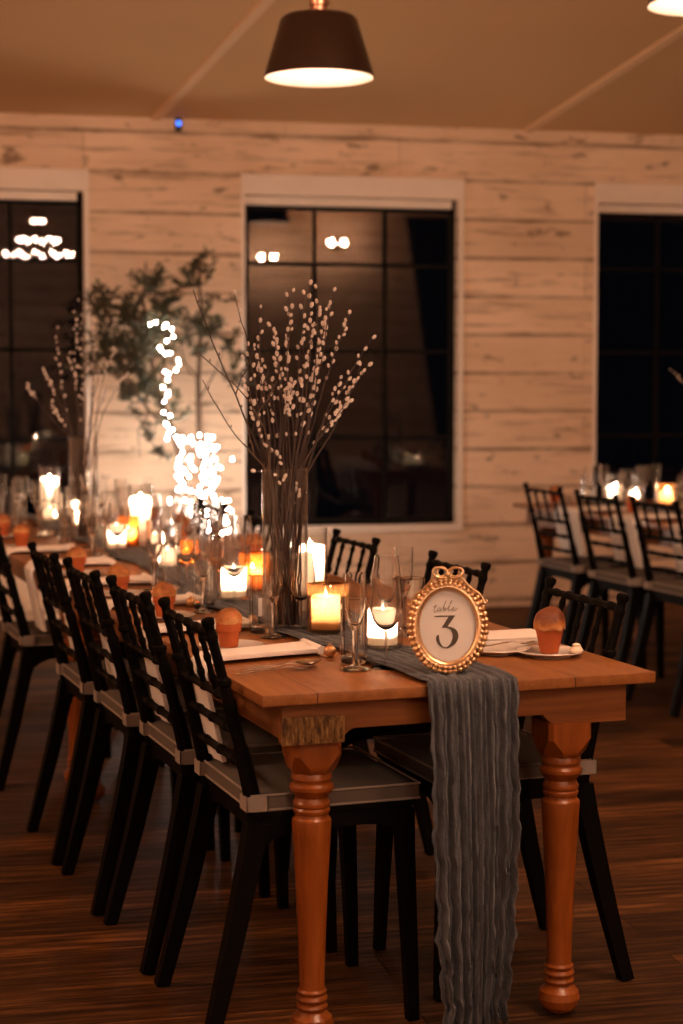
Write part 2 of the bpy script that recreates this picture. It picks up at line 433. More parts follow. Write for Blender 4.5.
# small black device with a blue lamp at the top of the wall
s = thing('wall_mounted_sensor', 'tiny black device glowing blue at the top of the board wall', 'sensor', (1.377, WY, 2.915))
MB().box(-.018, .018, -.03, 0, -.045, .03, .005).obj('housing', M['wire'], s)
MB().ball((0, -.034, -.002), .016, 2, (1, .5, 1)).obj('indicator_light', M['blue'], s)

# ------------------------------------------------------------------ dining tables
LEGPROF = [(0, 0), (.013, 0), (.016, .004), (.030, .008), (.041, .020), (.046, .036), (.043, .052), (.032, .062), (.028, .066), (.032, .070), (.034, .075), (.032, .080), (.028, .083),
           (.032, .087), (.034, .092), (.032, .097), (.028, .100), (.031, .104), (.032, .108), (.028, .113), (.027, .118), (.029, .20), (.034, .33), (.0405, .44), (.042, .470), (.041, .476), (.036, .481), (.035, .486),
           (.038, .490), (.039, .496), (.036, .501), (.039, .505), (.039, .511), (.036, .516), (.034, .522), (.037, .528), (.043, .533), (.047, .540), (.047, .547), (.041, .553), (.041, .558), (.044, .562), (.043, .572), (.040, .578), (0, .578)]
def table_leg(parent, x, y, blocktop):
    m = MB(); m.lathe(LEGPROF, 28, cx=x, cy=y)
    # square block with lamb's tongue corners
    rings = []
    for z, h_, ch in ((.574, .040, .024), (.581, .047, .030), (.590, .0505, .030), (.602, .0510, .020), (.616, .0510, .009), (blocktop, .0510, .009)):
        o_ = [(h_, h_ - ch), (h_ - ch, h_), (-h_ + ch, h_), (-h_, h_ - ch), (-h_, -h_ + ch), (-h_ + ch, -h_), (h_ - ch, -h_), (h_, -h_ + ch)]
        rings.append([m.bm.verts.new((x + a_, y + b_, z)) for a_, b_ in o_])
    for A, B in zip(rings, rings[1:]):
        for q in range(8): m.bm.faces.new((A[q], A[(q + 1) % 8], B[(q + 1) % 8], B[q]))
    m.bm.faces.new(rings[0][::-1]); m.bm.faces.new(rings[-1])
    return m.obj('leg', M['tleg'], parent, sharp=24)
def make_table(label, s0, s1, t0, t1, group, rough_corner=False, legs=None):
    L = t1 - t0
    r = thing('dining_table', label, 'table', T((s0 + s1) / 2, t0), TA, group)
    hw = (s1 - s0) / 2
    MB().box(-hw, hw, 0, L, .737, .760, .0035).obj('tabletop', M['table'], r)
    # front and rear apron boards with a dropped bracket at each end
    lx0, lx1 = -hw + .055, hw - .048
    for y0, y1 in ((.045, .07), (L - .07, L - .045)):
        a = MB()
        out_ = [(lx0, .737), (lx0, .650), (lx0 + .120, .650)]
        for k in range(7):
            q = k / 6; out_.append((lx0 + .125 + .035 * q, .650 + .024 * math.sin(q * PI / 2)))
        for k in range(7):
            q = k / 6; out_.append((lx1 - .165 - .035 * (1 - q) + .0, .674 - .024 * math.sin(q * PI / 2) * 1))
        out_ += [(lx1 - .155, .650), (lx1, .650), (lx1, .737)]
        a.poly(out_, 'y', y0, y1); a.obj('apron', M['apron'], r, smooth=False)
    for x0, x1 in ((lx0 + .004, lx0 + .028), (lx1 - .028, lx1 - .004)):
        MB().box(x0, x1, .0705, L - .0705, .655, .7368).obj('side_rail', M['rail'], r, smooth=False)
    if rough_corner:
        b = MB(); b.box(lx0 - .003, lx0 + .132, .034, .0445, .6475, .705, .003)
        for k in range(24):
            x = lx0 + .003 + k * .0052
            b.box(x, x + .0035, .031, .036, .650 + random.random() * .006, .675 + random.random() * .022, .001)
        b.obj('worn_corner_block', M['block'], r)['label'] = 'rough gouged golden wood at the corner of the apron'
    lg = legs or [(-hw + .14, .11), (hw - .184, .085), (-hw + .14, L - .11), (hw - .184, L - .11)]
    for x, y in lg: table_leg(r, x, y, .655)
    return r
make_table('honey brown wooden farm table under the oval number 3 sign, its turned legs in front', -.445, .445, 0, 2.51, 'farm tables', True)
make_table('wooden farm table joined to the far end of the table with the number 3 sign', -.445, .445, 2.53, 5.04, 'farm tables')
make_table('wooden farm table by the right wall window with three black chairs along it', 2.51, 3.40, 2.60, 5.14, 'farm tables')

# ------------------------------------------------------------------ chairs
def bamboo(m, p0, p1, r, nodes, seg=8, nr=1.32, ns=.012):
    """straight turned rod with ring nodes at the given fractions"""
    p0, p1 = Vector(p0), Vector(p1); L = (p1 - p0).length; pts = []; rad = []
    fr = [(0, r)]
    for q in nodes:
        e = ns / L
        fr += [(q - e * 1.3, r), (q - e * .5, r * nr), (q, r * nr * 1.02), (q + e * .5, r * nr), (q + e * 1.3, r)]
    fr.append((1, r))
    for q, rr in fr:
        if 0 <= q <= 1: pts.append(p0.lerp(p1, q)); rad.append(rr)
    m.tube(pts, rad, seg)
def make_chair():
    c = thing('chiavari_chair', '', 'chair')
    def post(z):    # x of the back post centre line above the seat
        return -.190 - .105 * ((z - .48) / .42) ** 1.1 if z > .48 else -.190
    for sy in (-1, 1):
        m = MB()
        zs = [.40, .48, .56, .62, .63, .70, .72, .73, .80, .855]
        m.tube([(post(z), sy * .186, z) for z in zs], [.0185, .0190, .0180, .0165, .0140, .0140, .0155, .0118, .0112, .0108], 8)
        zt = .845
        fin = [(.0108, 0), (.0120, .008), (.0142, .014), (.0120, .020), (.0105, .026), (.0105, .036), (.0138, .042), (.0148, .049), (.0138, .055), (.007, .058), (0, .058)]
        m.lathe(fin, 10, Matrix.Translation((post(zt), sy * .186, zt)) @ Matrix.Rotation(-.25, 4, 'Y'))
        for z in (.60, .765):
            m.lathe([(.0125, -.009), (.0168, -.005), (.0168, .005), (.0125, .009)], 10, Matrix.Translation((post(z), sy * .186, z)))
        m.obj('back_post', M['chair'], c)
        g = MB()   # splayed rear leg
        g.tube([(-.190, sy * .184, .465), (-.202, sy * .186, .40), (-.238, sy * .193, .24), (-.284, sy * .202, .06), (-.300, sy * .206, 0)], [.031, .030, .0270, .0225, .0215], 4)
        g.obj('leg', M['chair'], c, smooth=False)
        g = MB()   # front leg
        g.tube([(.144, sy * .185, .47), (.146, sy * .186, .38), (.156, sy * .190, .16), (.162, sy * .193, 0)], [.0265, .0250, .0205, .0175], 4)
        g.obj('leg', M['chair'], c, smooth=False)
    m = MB(); bamboo(m, (post(.868), -.186, .868), (post(.868), .186, .868), .0082, (.12, .3, .5, .7, .88)); m.obj('top_rail', M['chair'], c)
    for z in (.728, .657, .585):
        m = MB(); bamboo(m, (post(z), -.186, z), (post(z), .186, z), .0088, (.2, .5, .8)); m.obj('cross_rail', M['chair'], c)
    for y in (-.098, 0, .098):
        m = MB(); bamboo(m, (post(.728), y, .728), (post(.868), y, .868), .0064, (.22, .55, .85), ns=.008); m.obj('spindle', M['chair'], c)
    f = MB()   # seat frame with curved brackets
    def arch(a, b, hi, lo, n=10):
        pts = [(a, hi), (a, lo)]
        for k in range(n + 1):
            q = k / n; x = a + (b - a) * q
            e = min(q, 1 - q) * 2
            pts.append((x, lo + (hi - lo) * .48 * min(1, (e * 2.2)) ** .55 if 0 < q < 1 else lo))
        pts += [(b, lo), (b, hi)]
        o_ = []
        for p in pts:
            if not o_ or (abs(p[0] - o_[-1][0]) + abs(p[1] - o_[-1][1])) > 1e-6: o_.append(p)
        return o_
    for sy in (-1, 1):
        f.poly(arch(-.185, .145, .485, .405), 'y', sy * .19 - .011, sy * .19 + .011)
    for x in (-.185, .148): f.poly(arch(-.178, .178, .485, .412), 'x', x - .011, x + .011)
    f.box(-.200, .165, -.205, .205, .476, .490, .003)
    f.obj('seat_frame', M['chair'], c, smooth=False)
    # cushion
    def pad(z0, z1, ex, ey, x0=-.203, x1=.172, puff=.008):
        m_ = MB(); n = 14
        def sup(u, v): return 1 - max(abs(2 * u - 1), abs(2 * v - 1)) ** 6
        def top(u, v):
            x = x0 + (x1 - x0) * u; y = -ey + 2 * ey * v
            return (x, y, z1 + puff * math.sin(PI * u) * math.sin(PI * v) - .009 * (max(abs(2 * u - 1), abs(2 * v - 1)) ** 9))
        m_.grid(top, n, n)
        m_.grid(lambda u, v: (x0 + (x1 - x0) * u, -ey + 2 * ey * v, z0), n, n)
        per = [(u / n, 0) for u in range(n)] + [(1, v / n) for v in range(n)] + [(1 - u / n, 1) for u in range(n)] + [(0, 1 - v / n) for v in range(n)]
        for (u0, v0), (u1, v1) in zip(per, per[1:] + per[:1]):
            a, b = top(u0, v0), top(u1, v1)
            m_.bm.faces.new([m_.bm.verts.new(q) for q in (a, b, (b[0], b[1], z0), (a[0], a[1], z0))])
        bmesh.ops.remove_doubles(m_.bm, verts=m_.bm.verts, dist=1e-5)
        return m_
    cu = pad(.4905, .528, .2, .203).obj('cushion', M['cushion'], c)
    x0, x1, ey = -.204, .173, .204
    pp = MB()
    for z in (.524, .4925):
        pp.tube([(x0, -ey, z), (x1, -ey, z), (x1, ey, z), (x0, ey, z), (x0, -ey, z)], .0028, 6)
    pp.obj('piping', M['piping'], cu)
    for sy in (-1, 1):
        s_ = MB(); yy = sy * .186; R = .0225
        ring = [(post(.50) - R, yy - R), (post(.50) + R, yy - R), (post(.50) + R, yy + R), (post(.50) - R, yy + R)]
        for (ax, ay), (bx, by) in zip(ring, ring[1:] + ring[:1]):
            s_.box(min(ax, bx) - .0015, max(ax, bx) + .0015, min(ay, by) - .0015, max(ay, by) + .0015, .492, .523)
        s_.obj('tie_strap', M['piping'], cu, smooth=False)
    return c
chair0 = make_chair()
used = [False]
def chair(s, t, face, label, group, dz=0.0):
    rz = TA + (0 if face > 0 else PI) + dz
    if not used[0]:
        used[0] = True; chair0.location = T(s, t); chair0.rotation_euler = (0, 0, rz); tag(chair0, label, None, group); return chair0
    return dup(chair0, T(s, t), rz, label, group)
GL = 'black chairs along the left side of the long table'; GR = 'black chairs along the far side of the long table'; GT = 'black chairs along the table by the right window'
chair(-.222, .345, 1, 'black bamboo-style chair at the near left corner of the table with sign 3', GL)
chair(-.235, .845, 1, 'second black bamboo-style chair from the near corner, left side of the long table', GL)
chair(-.250, 1.345, 1, 'third black bamboo-style chair from the near corner, left side of the long table', GL)
chair(-.260, 1.865, 1, 'fourth black bamboo-style chair from the near corner, left side of the long table', GL)
chair(-.270, 2.875, 1, 'black chair cut off by the left edge of the photo, beyond the other four', GL)
chair(.206, .435, -1, 'black chair behind the near right table leg, its back beyond the potted muffin', GR)
chair(.206, 1.200, -1, 'black chair across the table, its top rail just above the number 3 sign', GR)
chair(.206, 2.040, -1, 'black chair across the table, seen just right of the tall branch vase', GR)
chair(.206, 3.040, -1, 'black chair across the table, half hidden behind the left edge of the branch vase', GR)
chair(.206, 3.780, -1, 'farthest black chair across the table, in front of the fairy lights', GR)
chair(2.60, 4.375, 1, 'farthest of the three black chairs at the table by the right window', GT)
chair(2.58, 3.79, 1, 'middle of the three black chairs at the table by the right window', GT)
chair(2.59, 3.285, 1, 'nearest of the three black chairs at the table by the right window', GT)

# ------------------------------------------------------------------ runner
def runner(name, label, t_end, hang=True, s_c=lambda t: .06, halfw=.10, seed=3, s_off=0, t_start=0.0):
    rnd = random.Random(seed)
    ph = [rnd.uniform(0, 6.28) for _ in range(8)]
    r = MB(); NW = 88
    # path parameter d: distance from the far end to the edge, then down
    L_top = t_end - t_start
    H = .735 if hang else 0
    tot = L_top + H
    NL = int(tot * 62)
    def f(i, j):
        d = tot * i; wv = j - .5
        wob = wv + .006 * math.sin(3.1 * d + ph[0]) * math.sin(2 * PI * j + 1) + .004 * math.sin(17 * d + 20 * wv)
        fold = (math.sin(2 * PI * 7 * wob + .5 * math.sin(1.7 * d + ph[1])) * .5 + math.sin(2 * PI * 15 * wob + ph[2] + .35 * math.sin(4.1 * d)) * .32 + math.sin(2 * PI * 27 * wob + ph[3] + 1.4 * math.sin(9 * d + 4 * wob)) * .18)
        crk = .0013 * math.sin(120 * d + 9 * math.sin(33 * wv)) + .0013 * math.sin(71 * d + 60 * wv + 3 * math.sin(9 * d))
        t = t_start + L_top - d
        if t > t_start + .004:
            c = s_c(t) + s_off; hw = halfw * (1 + .16 * math.sin(2.2 * t + ph[4]) - .1 * math.exp(-((t - .1) / .2) ** 2))
            edge_ = (.012 * math.sin(9 * t + ph[5]) + .006 * math.sin(23 * t)) * (2 * wv)
            z = TOP + .0105 + .0075 * fold + crk * .6
            return (c + 2 * wv * hw + edge_ + .006 * math.sin(5 * t + 6 * wv), t, z)
        q = (d - L_top); zz = TOP + .011 - q
        drop = min(1, max(0, q / .03)); k = q / H if H else 0
        hw = halfw * (.93 - .07 * k - .46 * max(0, k - .5) ** 1.1)
        c = s_c(t_start) + s_off + .008 * k
        y = -.010 * drop - .009 - .015 * fold * (.6 + .7 * k) * drop + t_start - .012 * math.sin(PI * k)
        edge_ = (.0015 * math.sin(26 * q + ph[6]) + .003 * math.sin(61 * q) + .002 * math.sin(143 * q)) * (2 * wv) * (.5 + k)
        if q < .012: zz = TOP + .0105 + .0075 * fold * (1 - q / .012) - q * .3
        return (c + 2 * wv * hw + edge_ + crk, y + crk, zz)
    r.grid(f, NL, NW)
    o = r.obj(name, M['runner'], None, solid=.0014, sharp=180)
    o.location = T(0, 0); o.rotation_euler = (0, 0, TA)
    return tag(o, label, 'table runner')
def cl(t):
    pts = [(0, .007), (.10, .008), (.35, -.02), (.75, -.05), (1.1, -.07), (1.6, -.055), (2.3, .0), (3.2, -.01), (5.1, .02)]
    for (a, x), (b, y) in zip(pts, pts[1:]):
        if a <= t <= b:
            q = (t - a) / (b - a); q = q * q * (3 - 2 * q); return x + (y - x) * q
    return pts[-1][1]
runner('table_runner', 'crinkled grey gauze runner hanging off the front of the long table', 5.0, True, cl, .108)
ro = runner('table_runner', 'grey gauze runner lying on the table by the right window', 5.05, False, lambda t: 2.955, .10, 8, 0, 2.65)

# ------------------------------------------------------------------ tableware prototypes
class Proto:
    def __init__(s, maker): s.maker = maker; s.first = None
    def put(s, st_, label, group=None, rz=0, z=TOP, dt=0):
        loc = T(st_[0], st_[1], z)
        if s.first is None:
            s.first = s.maker(); s.first.location = loc; s.first.rotation_euler = (0, 0, TA + rz); tag(s.first, label, None, group); return s.first
        return dup(s.first, loc, TA + rz, label, group)
def mk_wine():
    r = thing('wine_glass', '', 'glass')
    MB().lathe([(0, .0015), (.033, .0015), (.0335, .003), (.012, .0065), (.005, .010), (0, .010)], 24).obj('foot', M['solid'], r)
    MB().lathe([(.0050, .0085), (.0036, .02), (.0034, .06), (.0042, .082)], 12).obj('stem', M['solid'], r)
    MB().lathe([(0, .084), (.006, .0845), (.018, .092), (.029, .107), (.0355, .127), (.0362, .143), (.0335, .170), (.0295, .203), (.0288, .203), (.0325, .170), (.0352, .143), (.0345, .127), (.028, .108), (.017, .094), (0, .087)], 28).obj('bowl', M['blown'], r)
    return r
def mk_flute():
    r = thing('champagne_flute', '', 'glass')
    MB().lathe([(0, .0015), (.0335, .0015), (.034, .0035), (.014, .008), (.007, .013), (0, .013)], 24).obj('foot', M['solid'], r)
    MB().lathe([(.0075, .010), (.0062, .03), (.0062, .07), (.008, .088)], 12).obj('stem', M['solid'], r)
    MB().lathe([(0, .088), (.008, .088), (.013, .100), (.0195, .118), (.0225, .135), (.0240, .165), (.0240, .212), (.0232, .212), (.0232, .165), (.0217, .136), (.0185, .12), (.011, .103), (0, .098)], 26).obj('bowl', M['blown'], r)
    return r
def mk_tumbler():
    r = thing('highball_glass', '', 'glass')
    MB().lathe([(0, .0015), (.0275, .0015), (.0295, .005), (.0305, .018), (.028, .019), (0, .017)], 14).obj('base', M['solid'], r)
    m = MB(); pr = [(.0305, .018), (.0310, .06), (.0315, .145), (.0303, .1465), (.0290, .145), (.0285, .06), (.028, .020)]
    m.lathe(pr, 14); m.obj('body', M['solid'], r, sharp=12)
    return r
P_wine, P_flute, P_tumb = Proto(mk_wine), Proto(mk_flute), Proto(mk_tumbler)
def mk_candle(rad, h, glass_r, glass_h, gmat, name='candle_holder', lab=None, cat='candle'):
    def f():
        r = thing(name, '', cat)
        if glass_r:
            g = MB()
            if name == 'round_votive':
                pr = [(0, .002), (glass_r * .55, .002), (glass_r * .9, glass_h * .22), (glass_r, glass_h * .48), (glass_r * .88, glass_h * .78), (glass_r * .62, glass_h), (glass_r * .58, glass_h), (glass_r * .84, glass_h * .78), (glass_r * .96, glass_h * .48), (glass_r * .86, glass_h * .24), (0, .006)]
            else:
                pr = [(0, .001), (glass_r * .96, .001), (glass_r, .004), (glass_r, glass_h - .001), (glass_r - .0012, glass_h), (glass_r - .0025, glass_h - .001), (glass_r - .0028, .007), (0, .006)]
            g.lathe(pr, 30); g.obj('glass_cylinder' if name != 'round_votive' else 'glass_bowl', gmat, r)
        z0 = .0075
        zp = z0 + (h - z0) * .22      # melted well: a thin glowing wall around a low pool
        w_ = MB(); w_.lathe([(rad * .985, zp), (rad * .5, zp - .001), (0, zp - .001)], 28)
        w_.lathe([(0, z0), (rad * .98, z0), (rad, z0 + .003), (rad, h - .003), (rad - .002, h), (rad * .86, h - .001), (rad * .78, h - .005)], 28)
        wx = w_.obj('wax', M['wax'], r)
        MB().tube([(0, 0, z0 + (h - z0) * .19), (.001, 0, h - .036), (.001, .001, h - .031)], .0011, 6).obj('wick', M['wick'], wx)
        MB().lathe([(0, h - .034), (.0042, h - .030), (.0066, h - .021), (.0058, h - .010), (.0030, h + .001), (0, h + .010)], 12).obj('flame', M['flame'], r)
        return r
    return f
P_hurr = Proto(mk_candle(.035, .088, .048, .150, M['glass'], 'hurricane_candle'))
P_tall = Proto(mk_candle(.0385, .180, .046, .225, M['glass'], 'hurricane_candle'))
P_brown = Proto(mk_candle(.036, .088, .047, .118, M['brown'], 'smoked_candle_glass'))
P_amber = Proto(mk_candle(.030, .070, .040, .112, M['amber'], 'amber_candle_glass'))
P_round = Proto(mk_candle(.022, .045, .040, .082, M['amber'], 'round_votive'))
P_low = Proto(mk_candle(.030, .060, .036, .075, M['glass'], 'votive_candle'))
def mk_pot():
    r = thing('potted_muffin', '', 'bread')
    MB().lathe([(0, 0), (.0205, 0), (.0215, .002), (.0255, .036), (.0262, .0365), (.0288, .0370), (.0295, .040), (.0305, .056), (.0298, .0585), (.0275, .0585), (.0255, .045), (0, .040)], 28).obj('terracotta_pot', M['terra'], r)
    m = MB(); seg = 30; rings = []
    for k in range(14):
        q = k / 13; a = q * PI / 2
        ring = []
        for j in range(seg):
            th = 2 * PI * j / seg
            rr = .0275 + (.004 * math.sin(min(1, q * 3) * PI)) ; rr = (.0305 + .002 * math.sin(PI * min(1, q * 2))) * max(0, math.cos(a)) ** .62
            rr *= 1 + .03 * math.sin(3 * th + 1) + .02 * math.sin(7 * th + q * 5)
            z = .056 + .034 * math.sin(a) * (1 + .06 * math.sin(th + 1))
            ring.append(m.bm.verts.new((max(rr, .0008) * math.cos(th), max(rr, .0008) * math.sin(th), z)))
        rings.append(ring)
    for A, B in zip(rings, rings[1:]):
        for q in range(seg): m.bm.faces.new((A[q], A[(q + 1) % seg], B[(q + 1) % seg], B[q]))
    m.bm.faces.new(rings[-1])
    m.obj('muffin', M['crust'], r, sharp=180)
    return r
def mk_pot_tall():
    r = thing('potted_muffin', '', 'bread')
    MB().lathe([(0, 0), (.0200, 0), (.0210, .002), (.0325, .0565), (.0335, .058), (.031, .058), (.029, .05), (0, .045)], 28).obj('terracotta_pot', M['terra'], r)
    m = MB(); seg = 32; rings = []
    for k in range(16):
        q = k / 15; ring = []
        for j in range(seg):
            th = 2 * PI * j / seg; a = -.22 + q * (PI / 2 + .22)
            rr = .0365 * max(0, math.cos(a)) ** .6
            rr *= 1 + .05 * math.sin(5 * th + 2) * (1 - q) + .02 * math.sin(9 * th)
            z = .064 + .036 * math.sin(a) * (1.05 + .16 * math.cos(th - .5))
            if q < .3: z += .004 * math.sin(6 * th) * (1 - q / .3)
            ring.append(m.bm.verts.new((max(rr, .0008) * math.cos(th), max(rr, .0008) * math.sin(th), z)))
        rings.append(ring)
    for A, B in zip(rings, rings[1:]):
        for q in range(seg): m.bm.faces.new((A[q], A[(q + 1) % seg], B[(q + 1) % seg], B[q]))
    m.bm.faces.new(rings[-1]); m.bm.faces.new(rings[0][::-1])
    m.obj('muffin', M['crust_dark'], r, sharp=180)
    return r
def mk_plate(R=.077):
    def f():
        o = MB().lathe([(0, .002), (R * .55, .002), (R * .58, .0), (R * .62, .0), (R * .63, .003), (R * .97, .0105), (R, .0125), (R * .985, .0140), (R * .93, .0118), (R * .66, .0062), (0, .0055)], 40).obj('bread_plate', M['plate'])
        return tag(o, None, 'plate')
    return f
P_plate, P_pot, P_pot2 = Proto(mk_plate()), Proto(mk_pot), Proto(mk_pot_tall)
def napkin(s_in, t0, t1, drop, label, group=None, edge=-.445, skew=0.0, fold=.012):
    """folded linen strip lying inwards from the table edge and hanging over it"""
    sg = -1 if edge < 0 else 1
    m = MB(); Lt = abs(edge - s_in); tot = Lt + drop
    path = []
    n = 30
    for i in range(n + 1):
        d = tot * i / n
        if d < Lt: path.append((s_in + (edge - s_in) * d / Lt, TOP + .009, 0))
        else:
            q = d - Lt; path.append((edge + sg * (.008 + .003 * min(1, q / .02) - max(0, q - .02) * .22), TOP + .004 - q, q))
    def fn(i, j):
        p = path[min(n, round(i * n))]; wv = j
        t = t0 + (t1 - t0) * wv + skew * (p[0] - edge)
        wav = .0025 * math.sin(3 * PI * wv + 4 * i)
        if p[2] > 0: return (p[0] + sg * wav, t + .004 * math.sin(9 * p[2]) , p[1])
        return (p[0], t, p[1] + wav + .004)
    for lay in (0,):
        m.grid(fn, n, 10)
    if fold:   # rolled inner end
        m.tube([(s_in, t0 + skew * (s_in - edge), TOP + .014), (s_in, t1 + skew * (s_in - edge), TOP + .014)], .007, 8)
    o = m.obj('linen_napkin', M['napkin'], None, solid=.011, sharp=60)
    b = o.modifiers.new('soft', 'BEVEL'); b.width = .002; b.segments = 2; b.limit_method = 'ANGLE'
    o.location = T(0, 0); o.rotation_euler = (0, 0, TA)
    return tag(o, label, 'napkin', group)
GN = 'cream napkins hanging over the left table edge'
napkin(-.165, .395, .520, .222, 'cream napkin laid beside the nearest potted muffin, hanging behind the first chair back', GN, skew=.22)
napkin(-.19, .885, 1.01, .222, 'cream napkin hanging over the edge behind the second chair back', GN, skew=.15)
napkin(-.18, 1.43, 1.56, .222, 'cream napkin hanging over the edge behind the third chair back', GN, skew=.1)
napkin(-.18, 1.98, 2.12, .222, 'cream napkin hanging over the edge behind the fourth chair back', GN, skew=.1)
napkin(-.18, 2.62, 2.76, .22, 'cream napkin over the edge beyond the fourth chair, before the left frame edge', GN)
napkin(-.20, 3.15, 3.28, .22, 'cream napkin lying at the far left beneath the two farthest potted muffins', GN)
# cutlery
def prof_bar(m, pts, w, th):
    """flat bar along points with widths"""
    n = len(pts); V = []
    for k in range(n):
        p = Vector(pts[k]); d = (Vector(pts[min(k + 1, n - 1)]) - Vector(pts[max(k - 1, 0)])).normalized()
        sdv = Vector((-d.y, d.x, 0)).normalized() * w[k] / 2; up = Vector((0, 0, th / 2))
        V.append([m.bm.verts.new(p + sdv + up), m.bm.verts.new(p - sdv + up), m.bm.verts.new(p - sdv - up), m.bm.verts.new(p + sdv - up)])
    for A, B in zip(V, V[1:]):
        for q in range(4): m.bm.faces.new((A[q], A[(q + 1) % 4], B[(q + 1) % 4], B[q]))
    m.bm.faces.new(V[0][::-1]); m.bm.faces.new(V[-1])
def mk_fork():
    m = MB()
    prof_bar(m, [(0, 0, .002), (.02, 0, .003), (.07, 0, .006), (.11, 0, .010), (.125, 0, .010), (.135, 0, .008), (.15, 0, .004)], [.011, .012, .007, .005, .008, .020, .024], .002)
    for y in (-.009, -.003, .003, .009): prof_bar(m, [(.15, y, .004), (.17, y, .0025), (.19, y * .9, .006)], [.004, .0035, .002], .0018)
    o = m.obj('fork', M['steel'], None, sharp=30); return tag(o, None, 'cutlery')
def mk_spoon():
    m = MB(); prof_bar(m, [(0, 0, .002), (.02, 0, .003), (.07, 0, .006), (.11, 0, .010), (.128, 0, .009)], [.011, .012, .007, .005, .007], .002)
    m.lathe([(0, -.006), (.010, -.004), (.018, .001), (.020, .005), (.018, .0035), (.010, -.002), (0, -.0045)], 20, Matrix.Translation((.155, 0, .0085)) @ Matrix.Diagonal((1.55, 1, 1, 1)))
    o = m.obj('spoon', M['steel'], None, sharp=30); return tag(o, None, 'cutlery')
def mk_knife():
    m = MB(); prof_bar(m, [(0, 0, .003), (.02, 0, .0035), (.09, 0, .0035), (.10, 0, .003), (.17, .001, .0025), (.20, .003, .002), (.212, .006, .002)], [.010, .012, .010, .016, .019, .014, .003], .002)
    o = m.obj('knife', M['steel'], None, sharp=30); return tag(o, None, 'cutlery')
P_fork, P_spoon, P_knife = Proto(mk_fork), Proto(mk_spoon), Proto(mk_knife)
P_fork.put((-.425, .262), 'silver fork lying before the nearest cream napkin', None, .12, TOP + .0006)
P_spoon.put((-.405, .295), 'silver spoon crossed over the fork before the nearest napkin', None, .02, TOP + .0045)
# left side plates and pots
PL = ['nearest, left side', 'second from the near left corner', 'third from the near left corner', 'fourth from the near left corner', 'fifth, near the left photo edge', 'farthest, cut off by the left photo edge']
pots = [(-.335, .628), (-.345, 1.215), (-.352, 1.732), (-.356, 2.345), (-.366, 3.37), (-.356, 3.88)]
for k, p in enumerate(pots):
    P_plate.put((p[0] + .004, p[1] - .004), 'round bread plate under the potted muffin ' + PL[k], 'bread plates')
    P_pot.put(p, 'golden muffin in a terracotta pot, ' + PL[k], 'potted muffins', k * 1.3, TOP + .0068)
# near right setting
P_plate.put((.330, .285), 'cream bread plate with butter by the near right table corner', 'bread plates')
P_pot2.put((.332, .290), 'tall browned muffin in a plain terracotta pot by the near right table corner', 'potted muffins', 0, TOP + .0068)
b = MB(); b.lathe([(0, 0), (.015, .001), (.017, .006), (.013, .012), (.007, .015), (.009, .018), (.004, .022), (0, .023)], 18); b.ball((.006, .006, .012), .009, 2)
b = b.obj('butter_scoop', M['butter']); b.location = T(.386, .262, TOP + .008); tag(b, 'small scoop of pale butter on the near right bread plate', 'butter')
P_plate2 = Proto(mk_plate(.085))
o = P_plate2.put((.235, .375), 'flat cream plate between the number 3 sign and the near right bread plate', 'bread plates')
def flatnap(s0, s1, t0, t1, label, group=None, h=.016, rz=0, z=TOP):
    m = MB()
    w_, l_ = s1 - s0, t1 - t0
    for k in range(3):
        m.box(-w_ / 2 + k * .003, w_ / 2 - k * .002, -l_ / 2 + k * .002, l_ / 2 - k * .003, .001 + k * h / 3, (k + 1) * h / 3, .0018)
    o = m.obj('linen_napkin', M['napkin']); o.location = T((s0 + s1) / 2, (t0 + t1) / 2, z); o.rotation_euler = (0, 0, TA + rz)
    return tag(o, label, 'napkin', group)
flatnap(.225, .445, .47, .62, 'folded cream napkin behind the near right bread plate')
P_fork.put((.150, .345), 'silver fork resting on the flat plate right of the number 3 sign', None, .16, TOP + .0145)
P_knife.put((.235, .665), 'silver knife behind the folded napkin on the right of the table', None, .0, TOP + .0005)
# glasses, left side settings
ORD = ['nearest', 'second nearest', 'third nearest', 'fourth nearest']
sets = [(.245, -.159, .326, -.139, .247, -.086), (.774, -.178, .85, -.171, .818, -.094), (1.30, -.215, 1.37, -.178, 1.40, -.098), (1.86, -.215, 1.79, -.17, 1.846, -.120)]
for k, (tf, sf, tt, s_t, tw, sw) in enumerate(sets):
    if k == 0:
        P_flute.put((sf, tf), 'champagne flute nearest to the front edge, left of the oval sign', 'champagne flutes')
        P_tumb.put((s_t + .010, tt + .01), 'highball glass just behind the nearest champagne flute', 'highball glasses')
        P_wine.put((sw, tw), 'wine glass nearest to the oval number 3 sign', 'wine glasses')
    else:
        n_ = ORD[k]
        P_flute.put((sf, tf), n_ + ' champagne flute along the left side settings', 'champagne flutes')
        P_tumb.put((s_t - .012, tt + .012), n_ + ' highball glass along the left side settings', 'highball glasses')
        P_wine.put((sw, tw), n_ + ' wine glass along the left side settings', 'wine glasses')
for k, t in enumerate((2.80, 3.30, 3.86, 4.40, 4.85)):
    g = 'far left side glasses'
    P_flute.put((-.21, t), 'blurred champagne flute among the far left glasses of the long table', 'far champagne flutes')
    P_tumb.put((-.165 - .02 * (k % 2), t + .09), 'blurred highball glass among the far left glasses of the long table', 'far highball glasses')
    P_wine.put((-.115, t + .03), 'blurred wine glass among the far left glasses of the long table', 'far wine glasses')
